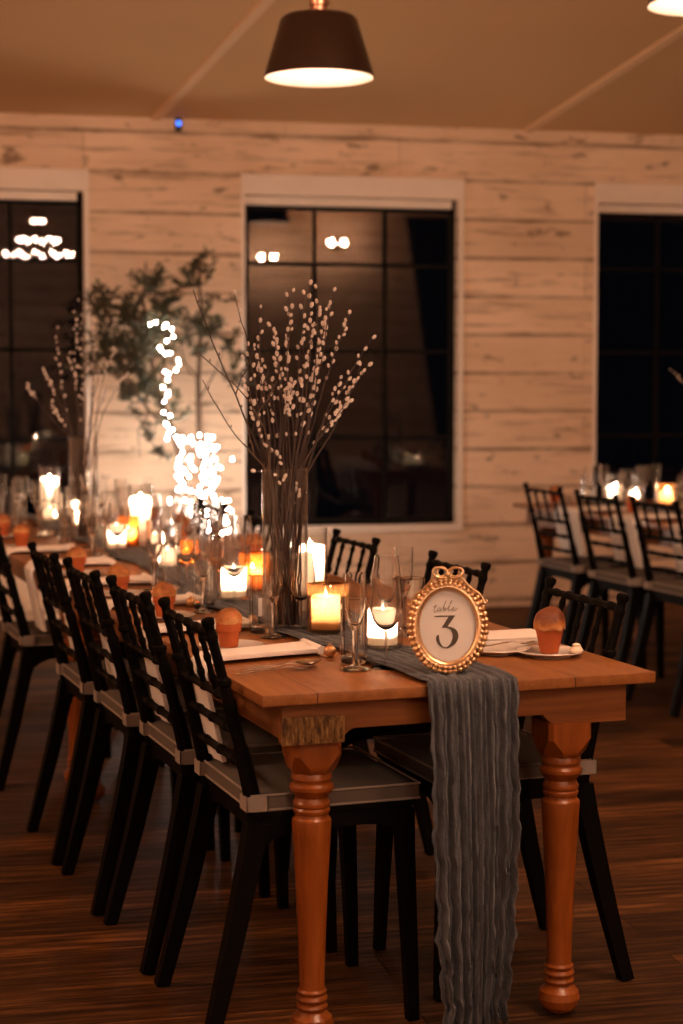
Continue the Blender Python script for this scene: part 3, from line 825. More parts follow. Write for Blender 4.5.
for k, t in enumerate((.68, 1.50, 2.10, 2.75, 3.30, 3.80, 4.30, 4.8)):
    if k == 0:
        P_wine.put((.085, .69), 'wine glass whose bowl shows just above the nearest wine glass', 'wine glasses')
        P_flute.put((.170, .79), 'champagne flute left of the bow on the number 3 sign', 'champagne flutes')
        P_tumb.put((.150, .68), 'highball glass hidden partly by the gold frame of the sign', 'highball glasses')
    elif k > 1:
        P_wine.put((.13, t), 'wine glass among the blurred glasses on the far side of the long table', 'far side wine glasses')
        P_tumb.put((.185, t + .08), 'highball glass among the blurred glasses on the far side of the long table', 'far side highball glasses')
        if k != 2: P_flute.put((.215, t - .04), 'champagne flute among the blurred glasses on the far side of the long table', 'far side champagne flutes')
# far side pots
for k, (s_, t) in enumerate(((.33, 2.62), (.30, 3.50), (.33, 4.1))):
    P_plate.put((s_, t), 'bread plate on the far side of the long table, blurred', 'far side bread plates')
    P_pot.put((s_, t), 'potted muffin on the far side of the long table, blurred', 'far side muffins', k, TOP + .0068)
# candles
CZ = TOP + .018    # they stand on the gauze
P_hurr.put((-.022, .437), 'white candle in a clear glass beside the oval sign, nearest of all candles', 'hurricane candles', 0, CZ)
P_brown.put((-.060, .725), 'glowing candle in smoked brown glass right of the branch vase', None, 0, CZ)
P_tall.put((.020, 1.085), 'tallest white pillar candle in clear glass, right beside the branch vase', 'tall pillar candles', 0, CZ)
P_hurr.put((-.085, 1.45), 'white candle in clear glass left of the branch vase behind a wine glass', 'hurricane candles', 0, CZ)
P_amber.put((.022, 1.62), 'small amber glass candle at the left foot of the branch vase', 'amber candles', 0, CZ)
P_round.put((.030, 2.42), 'round orange glass votive left of the branch vase', 'amber candles', 0, CZ)
P_low.put((-.050, 2.36), 'short white votive left of the round orange glass', 'votive candles', 0, CZ)
P_tall.put((.075, 3.28), 'tall pillar candle in front of the lit tree wall, left of the far chair', 'tall pillar candles', 0, CZ)
P_amber.put((.0, 3.16), 'amber glass candle just left of the second tall pillar candle', 'amber candles', 0, CZ)
P_hurr.put((-.07, 3.05), 'white candle in clear glass just right of the far branch vase', 'hurricane candles', 0, CZ)
P_low.put((.06, 2.98), 'short votive behind the fourth glasses, beside the runner', 'votive candles', 0, CZ)
P_low.put((.01, 4.15), 'short votive left of the far branch vase', 'votive candles', 0, CZ)
P_hurr.put((.06, 4.42), 'white candle in clear glass beyond the far branch vase', 'hurricane candles', 0, CZ)
P_tall.put((.00, 4.78), 'tall pillar candle near the far end of the long table at the left', 'tall pillar candles', 0, CZ)
P_low.put((-.05, 4.5), 'short votive near the far end of the long table', 'votive candles', 0, CZ)
# gold balls
def mk_ball():
    m = MB(); m.ball((0, 0, .0145), .0145, 3); m.lathe([(.004, .028), (.0045, .031), (.002, .032), (0, .032)], 8)
    o = m.obj('gold_ball', M['bauble']); return tag(o, None, 'ornament')
P_ball = Proto(mk_ball)
P_ball.put((-.152, .432), 'small gold ball on the wood beside the nearest glasses', 'gold balls')
P_ball.put((-.165, 1.0), 'small gold ball left of the branch vase, beside a white card', 'gold balls')
P_ball.put((-.215, 1.43), 'small gold ball by the third flute', 'gold balls')
def place_card(s_, t, z, label, rz=0):
    m = MB(); m.poly([(0, 0), (.012, .046), (.024, 0), (.0225, 0), (.012, .0425), (.0015, 0)], 'x', -.009, .009)
    o = m.obj('place_card', M['card'], None, smooth=False); o.location = T(s_, t, z); o.rotation_euler = (0, 0, TA + rz)
    return tag(o, label, 'card', 'place cards')
place_card(-.125, 1.05, CZ, 'small white folded card left of the foot of the branch vase', -.3)

# ------------------------------------------------------------------ number sign
SG = thing('table_number_sign', 'oval gold frame with a bow on top holding the number 3', 'sign', T(-.022, .052, TOP + .013), TA - math.radians(23))
TILT = Matrix.Translation((0, 0, 0)) @ Matrix.Rotation(math.radians(-9), 4, 'X')
CZs = .1015      # height of the oval centre
def tilt(o):
    o.matrix_local = TILT; return o
ax, az = .0815, .0975    # outer radii of the rim body
m = MB(); NS = 84
cs = [(0.0, .004), (.003, -.002), (.006, -.005), (.009, -.0045), (.012, -.0055), (.015, -.004), (.0175, .0), (.0178, .004), (.0178, .012), (0, .012)]
rings = []
for k in range(NS):
    a = 2 * PI * k / NS; c_, s_ = math.cos(a), math.sin(a)
    rings.append([m.bm.verts.new(((ax - .004 - d) * c_, y, CZs + (az - .004 - d) * s_)) for d, y in cs])
for k in range(NS):
    A, B = rings[k], rings[(k + 1) % NS]
    for q in range(len(cs)): m.bm.faces.new((A[q], A[(q + 1) % len(cs)], B[(q + 1) % len(cs)], B[q]))
NB = 46
for k in range(NB):
    a = 2 * PI * k / NB; c_, s_ = math.cos(a), math.sin(a)
    rot = Matrix.Rotation(-a, 3, 'Y')
    m.ball(((ax - .001) * c_, .001, CZs + (az - .001) * s_), .0050, 2, (1.35, 1.1, 1.25), rot)
    m.ball(((ax - .009) * c_, -.0052, CZs + (az - .009) * s_), .0034, 1, (1.5, .9, 1.3), rot)
NB2 = 60
for k in range(NB2):
    a = 2 * PI * k / NB2; c_, s_ = math.cos(a), math.sin(a)
    m.ball(((ax - .0225) * c_, .001, CZs + (az - .0225) * s_), .0017, 1)
tilt(m.obj('oval_frame', M['gold'], SG))
# ribbon bow
m = MB(); zb = CZs + az + .006
def loop(sgn):
    pts = []
    for k in range(19):
        q = k / 18 * 2 * PI
        r = .0
        x = sgn * (.016 - .016 * math.cos(q)); z = zb + .006 + .011 * math.sin(q) * (1 if sgn > 0 else 1) + .004 * (1 - math.cos(q)) * .5
        pts.append((x, -.004 - .003 * math.sin(q / 2), z))
    return pts
for sg in (-1, 1):
    p = loop(sg); m.tube(p, [.0018 + .0012 * math.sin(PI * k / 18) for k in range(19)], 8)
    p2 = [(x * .72, y + .004, z * 1.0 + .002) for x, y, z in p]; m.tube(p2, .0014, 6)
    tail = [(sg * .002, -.005, zb + .004)]
    for k in range(1, 15):
        q = k / 14; a = PI / 2 - sg * (.10 + q * (.98 if sg > 0 else 1.05))
        rr = 1.05 + .05 * math.sin(q * 9) * (1 - q * .4)
        tail.append((ax * rr * math.cos(a), -.004 - .002 * math.sin(6 * q), CZs + az * rr * math.sin(a)))
    ex, ey, ez = tail[-1]
    tail += [(ex + sg * .004, ey, ez - .001), (ex + sg * .0065, ey, ez + .004), (ex + sg * .003, ey, ez + .007)]
    m.tube(tail, [.0016 + .0012 * abs(math.sin(k * .8)) for k in range(len(tail))], 8)
m.ball((0, -.006, zb + .004), .0055, 2, (1, .8, 1.1))
tilt(m.obj('bow', M['gold'], SG))
m = MB(); m.lathe([(0, 0), (1, 0), (1, .012), (0, .012)], 64, Matrix.Translation((0, .008, CZs)) @ Matrix.Rotation(PI / 2, 4, 'X') @ Matrix.Diagonal((ax - .0205, az - .0205, .2, 1)))
cd = tilt(m.obj('card', M['card'], SG, smooth=False))
# the digit: fine flat top, thick diagonal, open bowl
def stroke(m, pts, wd, y0, y1):
    n = len(pts); V = []
    for k in range(n):
        p = Vector(pts[k]); d = (Vector(pts[min(k + 1, n - 1)]) - Vector(pts[max(k - 1, 0)]))
        d = d.normalized(); nn = Vector((-d.y, d.x)) * wd[k] / 2
        V.append([m.bm.verts.new((q.x, y, q.y)) for q, y in ((p + nn, y0), (p - nn, y0), (p - nn, y1), (p + nn, y1))])
    for A, B in zip(V, V[1:]):
        for q in range(4): m.bm.faces.new((A[q], A[(q + 1) % 4], B[(q + 1) % 4], B[q]))
    m.bm.faces.new(V[0][::-1]); m.bm.faces.new(V[-1])
yf0, yf1 = .0045, .0060
U = .0697 / 225.0    # photo crop pixel to metres (digit 223 crop px tall)
def cp(x, y): return ((x - 335) * U * .98, CZs + (475 - y) * U)
m = MB()
m.poly([cp(243, 408), cp(243, 414), cp(350, 412), cp(350, 404), cp(300, 405)], 'y', yf0, yf1)
m.poly([cp(345, 403), cp(386, 403), cp(330, 484), cp(292, 488)], 'y', yf0 + .0002, yf1)
bp = []; bw = []
ctrl = [((296, 486), 6), ((325, 484), 6), ((352, 490), 16), ((376, 507), 31), ((388, 532), 38), ((386, 560), 38), ((372, 590), 30), ((350, 612), 16), ((325, 624), 8), ((300, 620), 9), ((283, 606), 15), ((270, 585), 22), ((264, 562), 24), ((266, 545), 16), ((272, 537), 4)]
for (p, w_) in ctrl: bp.append(cp(*p)); bw.append(w_ * U)
def smooth2(P, W, n=4):
    oP, oW = [], []
    for i in range(len(P) - 1):
        p0, p1, p2, p3 = (Vector(P[max(i - 1, 0)]), Vector(P[i]), Vector(P[i + 1]), Vector(P[min(i + 2, len(P) - 1)]))
        for k in range(n):
            t = k / n
            oP.append(.5 * ((2 * p1) + (p2 - p0) * t + (2 * p0 - 5 * p1 + 4 * p2 - p3) * t * t + (3 * p1 - p0 - 3 * p2 + p3) * t ** 3)); oW.append(W[i] + (W[i + 1] - W[i]) * t)
    oP.append(Vector(P[-1])); oW.append(W[-1]); return oP, oW
bp, bw = smooth2(bp, bw); stroke(m, bp, bw, yf0 + .0001, yf1)
m.obj('digit_three', M['ink'], cd, smooth=False)
# script word "table"
m = MB()
def cs2(pts, w0=3.2):
    P_ = [cp(*p) for p in pts]; P2, W2 = smooth2(P_, [w0 * U] * len(P_), 5)
    n = len(P2); W2 = [w_ * (.55 + .75 * abs(math.sin(k * .55))) for k, w_ in enumerate(W2)]
    stroke(m, P2, W2, yf0, yf1)
cs2([(236, 352), (246, 346), (250, 332), (246, 350), (240, 372), (243, 384), (252, 380), (262, 366)])      # t
cs2([(233, 345), (262, 338)], 2.4)
cs2([(284, 356), (274, 352), (265, 364), (266, 376), (275, 374), (284, 357), (281, 374), (288, 374), (296, 362)])   # a
cs2([(296, 362), (312, 330), (322, 304), (314, 322), (304, 362), (306, 374), (318, 368), (320, 356), (312, 354), (307, 360), (326, 364)])  # b
cs2([(326, 364), (346, 334), (362, 302), (352, 318), (340, 358), (342, 372), (354, 366)])                  # l
cs2([(354, 366), (372, 360), (380, 351), (372, 349), (364, 362), (368, 372), (382, 368), (404, 354)])     # e
m.obj('script_word', M['inklight'], cd, smooth=False)
m = MB(); m.lathe([(0, 0), (1, 0)], 48, Matrix.Translation((0, .0025, CZs)) @ Matrix.Rotation(PI / 2, 4, 'X') @ Matrix.Diagonal((ax - .0235, az - .0235, 1, 1)))
tilt(m.obj('glass_cover', M['pane'], SG, smooth=False))
m = MB(); m.poly([(-.012, CZs + .02), (.012, CZs + .02), (.02, .002), (-.02, .002)], 'y', 0, .002)
e = m.obj('easel_stand', M['gold'], SG, smooth=False); e.matrix_local = Matrix.Translation((0, .034, CZs)) @ Matrix.Rotation(math.radians(16), 4, 'X') @ Matrix.Translation((0, 0, -CZs))

# ------------------------------------------------------------------ branch vases
def mk_vase():
    r = thing('glass_vase', '', 'vase')
    R = .0575
    MB().lathe([(0, .001), (R * .97, .001), (R, .004), (R, .41), (R - .0015, .4115), (R - .003, .41), (R - .0035, .016), (R - .01, .012), (0, .012)], 36).obj('cylinder', M['glass'], r)
    return r
P_vase = Proto(mk_vase)
V1, V2 = (-.120, .866), (-.075, 3.62)
P_vase.put(V1, 'tall clear glass cylinder vase holding pussy willow branches, behind the nearest glasses', 'glass vases', 0, TOP + .002)
P_vase.put(V2, 'tall clear glass cylinder vase farther down the long table at the left', 'glass vases', 0, TOP + .002)
catm = None
def catkin_mesh():
    m = MB(); m.ball((0, 0, .0065), .0062, 2, (.78, .78, 1.25)); me_o = m.obj('catkin', M['catkin'])
    me = me_o.data; bpy.data.objects.remove(me_o); return me
CK = catkin_mesh()
def branch(vase, tip, bend, label, group, r0=.0026, ncat=14, kind='w', seed=0, base=None, mat='twig', side=None, zv=0.0):
    """one cut branch standing in a vase; tip = (ds, dt, z above table)"""
    rnd = random.Random(seed)
    B = Vector(base if base else (rnd.uniform(-.032, .032), rnd.uniform(-.032, .032), .018))
    # where it leaves the rim
    tipv = Vector(tip); dirh = Vector((tipv.x, tipv.y, 0)); dl = max(dirh.length, 1e-4)
    rim = Vector((0, 0, .40)) + dirh / dl * min(.044, dl * .35) + Vector((rnd.uniform(-.014, .014), rnd.uniform(-.014, .014), 0))
    pts = []
    N = 26
    for k in range(N + 1):
        q = k / N
        zq = .018 + (tipv.z - .018) * q
        if zq < .40:
            a = (zq - .018) / (.40 - .018); p = B.lerp(rim, a)
        else:
            a = (zq - .40) / (tipv.z - .40)
            p = rim.lerp(tipv, a) + Vector((bend[0], bend[1], 0)) * math.sin(PI * a)
        p.z = zq
        p += Vector((rnd.uniform(-1, 1), rnd.uniform(-1, 1), 0)) * .0022
        pts.append(p)
    rad = [r0 * (1.15 - .75 * k / N) for k in range(N + 1)]
    m = MB(); m.tube(pts, rad, 6)
    subs = []
    if side:
        for (q0, dx, dy, dz, ll) in side:
            p0 = pts[int(q0 * N)]; sp = [p0 + Vector((dx, dy, dz)) * (t / 8) + Vector((0, 0, .012 * math.sin(t))) * .4 for t in range(9)]
            m.tube(sp, [r0 * (.6 - .035 * t) for t in range(9)], 5); subs.append(sp)
            for t in (3, 5, 7): m.ball(sp[t] + Vector((.004 * (-1) ** t, 0, .003)), .0028, 1, (.7, .7, 1.6))
        for k in range(int(N * .45), N, 2): m.ball(pts[k] + Vector((.003 * (-1) ** (k // 2), .001, .004)), .0026, 1, (.7, .7, 1.7))
    o = m.obj('branch_stem', M[mat])
    o.name = 'pussy_willow_branch' if kind == 'w' else 'bare_twig_branch'
    o.location = T(vase[0], vase[1], TOP + .002); o.rotation_euler = (0, 0, TA)
    tag(o, label, 'branch', group)
    if ncat:
        qrand = rnd.uniform(.45, .64)
        for c in range(ncat):
            qs = min(.9, qrand / tipv.z)
            q = qs + (1 - qs) * (max(0.0, c + rnd.uniform(-.3, .3)) / ncat) ** .72
            q = max(qs, min(.995, q)) if c < ncat - 1 else 1.0
            i0 = min(N - 1, int(q * N)); fq = q * N - i0; p = pts[i0].lerp(pts[i0 + 1], fq)
            d = (pts[min(N, i0 + 1)] - pts[i0]).normalized(); sd = (-1) ** c
            yawq = rnd.uniform(0, 2 * PI); off = Vector((math.cos(yawq), math.sin(yawq), 0)) * .004
            k_ = bpy.data.objects.new('catkin', CK); COL.objects.link(k_); k_.parent = o
            k_.location = p + off
            tgt = (d + off.normalized() * .45).normalized()
            k_.rotation_mode = 'QUATERNION'; k_.rotation_quaternion = tgt.to_track_quat('Z', 'Y')
            sc = rnd.uniform(.62, 1.0) * (1.0 if q > .5 else .75); k_.scale = (sc, sc, sc)
    return o
# main vase: tips read off the photo (sideways offset, depth offset, height over the table)
tips = [(-.118, .02, .835), (-.075, -.03, .80), (-.052, .04, .70), (-.030, .0, .745), (.005, -.02, .83), (-.008, .05, .76), (.030, .02, .845), (.050, -.03, .86), (.068, .03, .84), (.075, -.02, .79),
        (.095, .02, .855), (.110, -.03, .845), (.125, .03, .80), (.165, -.01, .79), (.235, .02, .73), (.20, -.03, .66), (.10, .05, .66), (.145, -.04, .57), (-.11, -.03, .62), (-.02, -.05, .60), (.045, .05, .62), (.115, .04, .73)]
LB = 'pussy willow branch with silvery catkins in the tall glass vase nearest the sign'
for k, tp in enumerate(tips):
    lab = LB; gr = 'catkin branches in the nearer vase'
    if k == 14: lab = 'pussy willow branch arching farthest right out of the nearer glass vase'
    branch(V1, (tp[0] * 1.02, tp[1] * 1.4, tp[2] + .006), (random.uniform(-.012, .02), random.uniform(-.01, .01)), lab, gr, seed=40 + k, ncat=12)
for k in range(12):
    tp = tips[(k * 5) % 22]
    branch(V1, (tp[0] + random.uniform(-.03, .03), tp[1] - .02, tp[2] - random.uniform(.08, .3)), (random.uniform(-.015, .015), 0), LB, 'catkin branches in the nearer vase', seed=140 + k, ncat=5)
branch(V1, (-.235, .0, .85), (-.005, .0), 'bare budded twig reaching upper left from the nearer glass vase', 'bare twigs', .0030, 0, 'b', 5, mat='twig', side=[(.72, .05, .0, .12, 1), (.6, .045, .0, .16, 1)])
branch(V1, (-.235, -.03, .70), (.06, .0), 'bare twig bowing left over the edge of the nearer glass vase', 'bare twigs', .0030, 0, 'b', 6, mat='bark', side=[(.8, .05, 0, .08, 1), (.62, -.03, 0, .1, 1)])
branch(V1, (-.20, .03, .63), (-.02, .0), 'lowest bare twig leaning left from the nearer glass vase', 'bare twigs', .0028, 0, 'b', 7, mat='bark', side=[(.7, -.02, 0, .09, 1)])
# far vase
tips2 = [(-.22, .02, .62), (-.16, 0, .68), (-.10, .02, .84), (-.03, -.02, .90), (.0, .03, .95), (.03, -.02, .90), (.06, .02, .86), (.02, .0, .76), (-.06, -.03, .74), (.08, .0, .70), (.13, .02, .76), (-.13, -.02, .55), (.10, .03, .60), (.17, -.02, .66)]
for k, tp in enumerate(tips2):
    branch(V2, tp, (random.uniform(-.02, .02), 0), 'pussy willow branch in the farther glass vase by the left window', 'catkin branches in the farther vase', seed=90 + k, ncat=12)

# ------------------------------------------------------------------ table by the right window
for k, (s_, t, lab) in enumerate(((2.67, 4.97, 'potted muffin above the farthest chair of the right table'), (2.70, 4.20, 'potted muffin above the middle chair of the right table'), (2.72, 3.48, 'potted muffin at the nearest chair of the right table'))):
    P_plate.put((s_, t), 'bread plate under the ' + lab, 'right table plates')
    P_pot.put((s_, t), lab, 'right table muffins', k * 2, TOP + .0068)
for k, (s_, t) in enumerate(((2.82, 4.86), (2.80, 4.44), (2.82, 3.92), (2.80, 3.45), (3.12, 4.85), (3.10, 4.35))):
    P_wine.put((s_, t), 'wine glass on the table by the right window', 'right table wine glasses')
    P_tumb.put((s_ + .03, t + .09), 'highball glass on the table by the right window', 'right table highball glasses')
    P_flute.put((s_ + .05, t - .05), 'champagne flute on the table by the right window', 'right table champagne flutes')
RC = [(P_low, 2.96, 4.86, 'short votive at the far end of the right table'), (P_low, 2.95, 4.62, 'short votive beside the glasses of the right table'), (P_brown, 2.98, 4.36, 'smoked glass candle, the wide glow on the right table'),
      (P_low, 2.98, 4.10, 'short votive right of the wide glow on the right table'), (P_hurr, 2.90, 4.74, 'white candle in clear glass among the glasses of the right table'), (P_hurr, 2.93, 3.82, 'white candle in clear glass at the right photo edge')]
for P_, s_, t, lab in RC: P_.put((s_, t), lab, 'right table candles', 0, CZ)
GN2 = 'cream napkins on the right table'
for k, t in enumerate((4.62, 4.02, 3.42)):
    napkin(2.76, t - .06, t + .06, .24, ['cream napkin behind the back of the farthest right table chair', 'cream napkin behind the back of the middle right table chair', 'cream napkin behind the back of the nearest right table chair'][k], GN2, edge=2.5100001) if False else None
def napkin_edge(edge, s_in, t0, t1, drop, label, group):
    m = MB(); n = 30; Lt = s_in - edge; tot = Lt + drop
    def fn(i, j):
        d = tot * i; t = t0 + (t1 - t0) * j; wav = .0025 * math.sin(3 * PI * j + 4 * i)
        if d < Lt: return (s_in - d, t, TOP + .012 + wav)
        q = d - Lt; return (edge - .009 + max(0, q - .02) * .2 - wav, t, TOP + .004 - q)
    m.grid(fn, n, 8); o = m.obj('linen_napkin', M['napkin'], None, solid=.01, sharp=60)
    o.location = T(0, 0); o.rotation_euler = (0, 0, TA); return tag(o, label, 'napkin', group)
for k, t in enumerate((4.50, 3.93, 3.36)):
    napkin_edge(2.51, 2.80, t - .125, t + .125, .222, ['cream napkin behind the back of the farthest right table chair', 'cream napkin behind the back of the middle right table chair', 'cream napkin behind the back of the nearest right table chair'][k], GN2)
V3 = (2.94, 3.70)
P_vase.put(V3, 'tall glass vase on the right table, just beyond the photo edge', 'glass vases', 0, TOP + .002)
for k, tp in enumerate([(-.31, .02, .685), (-.12, 0, .86), (.02, .02, .88), (.12, -.02, .8)]):
    branch(V3, tp, (0, 0), 'pussy willow branch on the right table, its tip at the right photo edge', 'catkin branches on the right table', seed=190 + k, ncat=12)

# ------------------------------------------------------------------ olive trees with fairy lights
def PX(px, py, Y=10.1):      # photo measurement -> metres on a plane in front of the wall
    e = (px - 341.5) / 1780; g = (512 - py) / 1780
    ya = math.radians(12.6); pa = math.atan(127 / 1780)
    F = Vector((math.sin(ya) * math.cos(pa), math.cos(ya) * math.cos(pa), -math.sin(pa))); R = Vector((math.cos(ya), -math.sin(ya), 0)); d = F + R * e + R.cross(F) * g
    return Vector((0, 0, H_CAM)) + d * (Y / d.y)
def tree(label, base, limbs, centres, nleaf, seed, potr=.17):
    rnd = random.Random(seed)
    r = thing('potted_olive_tree', label, 'tree', (base[0], base[1], 0), 0, 'potted olive trees')
    MB().lathe([(0, 0), (potr * .78, 0), (potr * .8, .01), (potr, .28), (potr * 1.05, .285), (potr * 1.05, .31), (potr * .93, .31), (potr * .9, .27), (0, .27)], 24).obj('planter', M['pot'], r)
    tr_ = MB(); O = Vector((base[0], base[1], 0))
    for pts, r0, r1 in limbs:
        n = len(pts); tr_.tube([Vector(p) - O for p in pts], [r0 + (r1 - r0) * k / (n - 1) for k in range(n)], 7)
    lf = MB()
    for (c, R, n) in centres:
        c = Vector(c) - O
        for b_ in range(max(4, n // 9)):
            a = rnd.uniform(0, 2 * PI); el = rnd.uniform(-.5, 1.2)
            dv = Vector((math.cos(a) * math.cos(el), math.sin(a) * math.cos(el) * .5, math.sin(el)))
            s0 = c + Vector((rnd.uniform(-.3, .3) * R, rnd.uniform(-.2, .2) * R, rnd.uniform(-.4, .2) * R)); s1 = s0 + dv * R * rnd.uniform(.7, 1.15)
            s1.y = min(s1.y, WY - .06 - O.y)
            mid = s0.lerp(s1, .5) + Vector((0, 0, -.02))
            tr_.tube([s0, mid, s1], [.004, .003, .0012], 5)
            for q in range(18):
                t = q / 17; p = s0.lerp(mid, t * 2) if t < .5 else mid.lerp(s1, t * 2 - 1)
                aa = rnd.uniform(0, 2 * PI); l = rnd.uniform(.035, .06); ww = l * .17
                ld = (dv * .6 + Vector((math.cos(aa), math.sin(aa) * .6, rnd.uniform(-.5, .7)))).normalized()
                sdv = ld.cross(Vector((0, 0, 1)));
                if sdv.length < .05: sdv = Vector((1, 0, 0))
                sdv.normalize(); nn = ld.cross(sdv) * .004
                vs = [p, p + ld * l * .35 + sdv * ww - nn, p + ld * l * .7 + sdv * ww * .8 - nn, p + ld * l, p + ld * l * .7 - sdv * ww * .8 - nn, p + ld * l * .35 - sdv * ww - nn]
                for v in vs: v.y = min(v.y, WY - .03 - O.y)
                V = [lf.bm.verts.new(v) for v in vs]
                md = [lf.bm.verts.new(p + ld * l * .35 + nn), lf.bm.verts.new(p + ld * l * .7 + nn)]
                for f in ((V[0], V[1], md[0]), (V[0], md[0], V[5]), (V[1], V[2], md[1], md[0]), (md[0], md[1], V[4], V[5]), (V[2], V[3], md[1]), (md[1], V[3], V[4])): lf.bm.faces.new(f)
    tr_.obj('trunk', M['bark'], r)
    fo = lf.obj('foliage', M['leaf'], r, smooth=False)
    return r
tree('leafy potted olive tree leaning left over the fairy lights, beside the left window', (1.40, 10.0), [
    ([(1.40, 10.0, .2), PX(193, 510, 10.0), PX(183, 465, 10.0), PX(172, 430, 10.02), PX(158, 395, 10.05), PX(150, 350, 10.05), PX(143, 300, 10.05), PX(146, 262, 10.05)], .030, .005),
    ([PX(172, 430, 10.02), PX(150, 412, 9.98), PX(128, 380, 9.95), PX(112, 330, 9.95), PX(104, 300, 9.95)], .012, .003),
    ([PX(158, 395, 10.05), PX(168, 350, 10.1), PX(160, 300, 10.1)], .009, .003),
    ([PX(150, 412, 9.98), PX(138, 430, 9.93), PX(140, 458, 9.9)], .006, .002)],
    [(PX(146, 285, 10.05), .16, 110), (PX(120, 315, 9.98), .20, 150), (PX(145, 345, 10.05), .20, 170), (PX(110, 345, 9.95), .17, 110), (PX(150, 385, 10.05), .15, 90), (PX(128, 395, 9.95), .15, 80), (PX(103, 305, 9.95), .15, 80), (PX(148, 440, 9.9), .13, 40), (PX(168, 305, 10.1), .12, 60), (PX(96, 360, 9.95), .14, 80), (PX(132, 360, 10.0), .2, 150), (PX(160, 330, 10.05), .15, 90), (PX(165, 415, 10.0), .12, 40)], 0, 21)
tree('thin potted olive tree standing upright right of the leaning one', (1.56, 10.12), [
    ([(1.56, 10.12, .2), PX(207, 505, 10.12), PX(204, 470, 10.15), PX(199, 430, 10.15), PX(198, 380, 10.15), PX(201, 320, 10.15), PX(199, 262, 10.15)], .030, .006),
    ([PX(199, 400, 10.15), PX(212, 378, 10.1), PX(226, 345, 10.08)], .007, .002),
    ([PX(199, 380, 10.15), PX(184, 362, 10.15), PX(178, 335, 10.18)], .007, .002)],
    [(PX(200, 285, 10.15), .14, 60), (PX(204, 325, 10.15), .15, 80), (PX(214, 330, 10.12), .13, 50), (PX(192, 350, 10.15), .13, 34), (PX(198, 262, 10.15), .10, 30), (PX(228, 345, 10.08), .10, 24), (PX(236, 375, 10.0), .10, 24)], 0, 33)
bulb_me = MB().ball((0, 0, 0), .0062, 1).obj('bulb', M['fairy']); BME = bulb_me.data; bpy.data.objects.remove(bulb_me)
def fairy(label, pts, n, seed, jit, stuff_from=95):
    rnd = random.Random(seed)
    r = thing('fairy_light_string', label, 'string lights', (pts[0].x, pts[0].y, pts[0].z), 0, 'warm fairy lights')
    O = Vector(pts[0]); seglen = [(b - a).length for a, b in zip(pts, pts[1:])]; tot = sum(seglen)
    pos = []
    for k in range(n):
        d = tot * (k + .5) / n
        for (a, b), L in zip(zip(pts, pts[1:]), seglen):
            if d <= L: p = a.lerp(b, d / L); break
            d -= L
        p = p + Vector((rnd.gauss(0, jit), rnd.uniform(-.05, .02), rnd.gauss(0, jit)))
        pos.append(p)
    m = MB(); m.tube([p - O for p in pos], .0012, 4); m.obj('wire', M['brass'], r)
    extra = MB(); ne = 0
    for k, p in enumerate(pos):
        if k < stuff_from:
            b = bpy.data.objects.new('bulb', BME); COL.objects.link(b); b.parent = r; b.location = p - O
        else: extra.ball(p - O, .0062, 1); ne += 1
    if ne: extra.obj('bulb_cluster', M['fairy'], r)['kind'] = 'stuff'
    else: extra.bm.free()
    return r
fairy('fairy light string climbing the leaning olive tree by the left window', [PX(*p, 9.93) for p in ((147, 327), (157, 322), (163, 327), (172, 331), (165, 340), (160, 350), (170, 352), (178, 360), (172, 371), (163, 378), (166, 390), (166, 402), (169, 415), (165, 428), (176, 430), (172, 442), (188, 436), (180, 450), (176, 462), (184, 476), (180, 492), (186, 505))], 44, 4, .014)
fairy('dense fairy light string wound round the upright olive trunk', [PX(*p, 9.98) for p in ((200, 436), (214, 436), (196, 446), (218, 446), (198, 456), (219, 458), (196, 468), (202, 476), (220, 474), (198, 486), (222, 486), (200, 496), (226, 497), (196, 505), (222, 510), (190, 516), (228, 518), (200, 528))], 95, 9, .022)
fairy('fairy light string heaped around the foot of the two olive trees', [PX(*p, 9.9) for p in ((182, 452), (190, 465), (178, 478), (190, 488), (172, 500), (186, 508), (228, 505), (206, 515), (176, 520), (230, 525), (190, 532), (225, 540))], 70, 19, .030)

# ------------------------------------------------------------------ pendants, chandelier
def pendant(label, x, y, zrim, zc):
    r = thing('pendant_lamp', label, 'lamp', (x, y, zrim), 0, 'dark pendant lamps')
    m = MB(); R0, R1, h = .200, .138, .222
    m.lathe([(R0, 0), (R0 + .002, .003), (R1 + .002, h - .012), (R1 - .012, h), (.03, h + .012), (.028, h + .008)], 48); m.obj('shade', M['shade_out'], r)
    m = MB(); m.lathe([(R0 - .001, .001), (R0 - .004, .004), (R1 - .003, h - .016), (R1 - .02, h - .008), (.022, h)], 48); m.obj('shade_lining', M['shade_in'], r)
    MB().lathe([(.034, h + .002), (.036, h + .02), (.030, h + .024), (.030, h + .034), (.036, h + .040), (.036, h + .058), (.026, h + .066), (.010, h + .070), (0, h + .070)], 20).obj('socket_cap', M['copper'], r)
    MB().tube([(0, 0, h + .06), (0, 0, zc - zrim)], .006, 8).obj('cord', M['wire'], r)
    MB().lathe([(0, .075), (.020, .082), (.032, .105), (.030, .128), (.016, .155), (.014, .20), (0, .20)], 20).obj('bulb', M['lampbulb'], r)
    return r
def zceil(y): return ZW + SL * (WY - y) if y > YRG else ZR - SL * (YRG - y)
pendant('dark tapered pendant lamp hanging at the top centre, glowing white inside', 1.3588, 6.455, 2.497, zceil(6.455))
pendant('pendant lamp whose glowing rim just enters the top right corner', 2.735, 6.18, 2.765, zceil(6.18))
FILL_PENDANTS = [(-2.6, 4.5), (5.6, 4.2), (7.2, 8.2), (-3.2, 8.6)]  # unseen lamps added for general light on wall and ceiling
for x, y in FILL_PENDANTS: pendant('unseen pendant lamp added over the room to light wall and ceiling', x, y, 2.75, zceil(y))
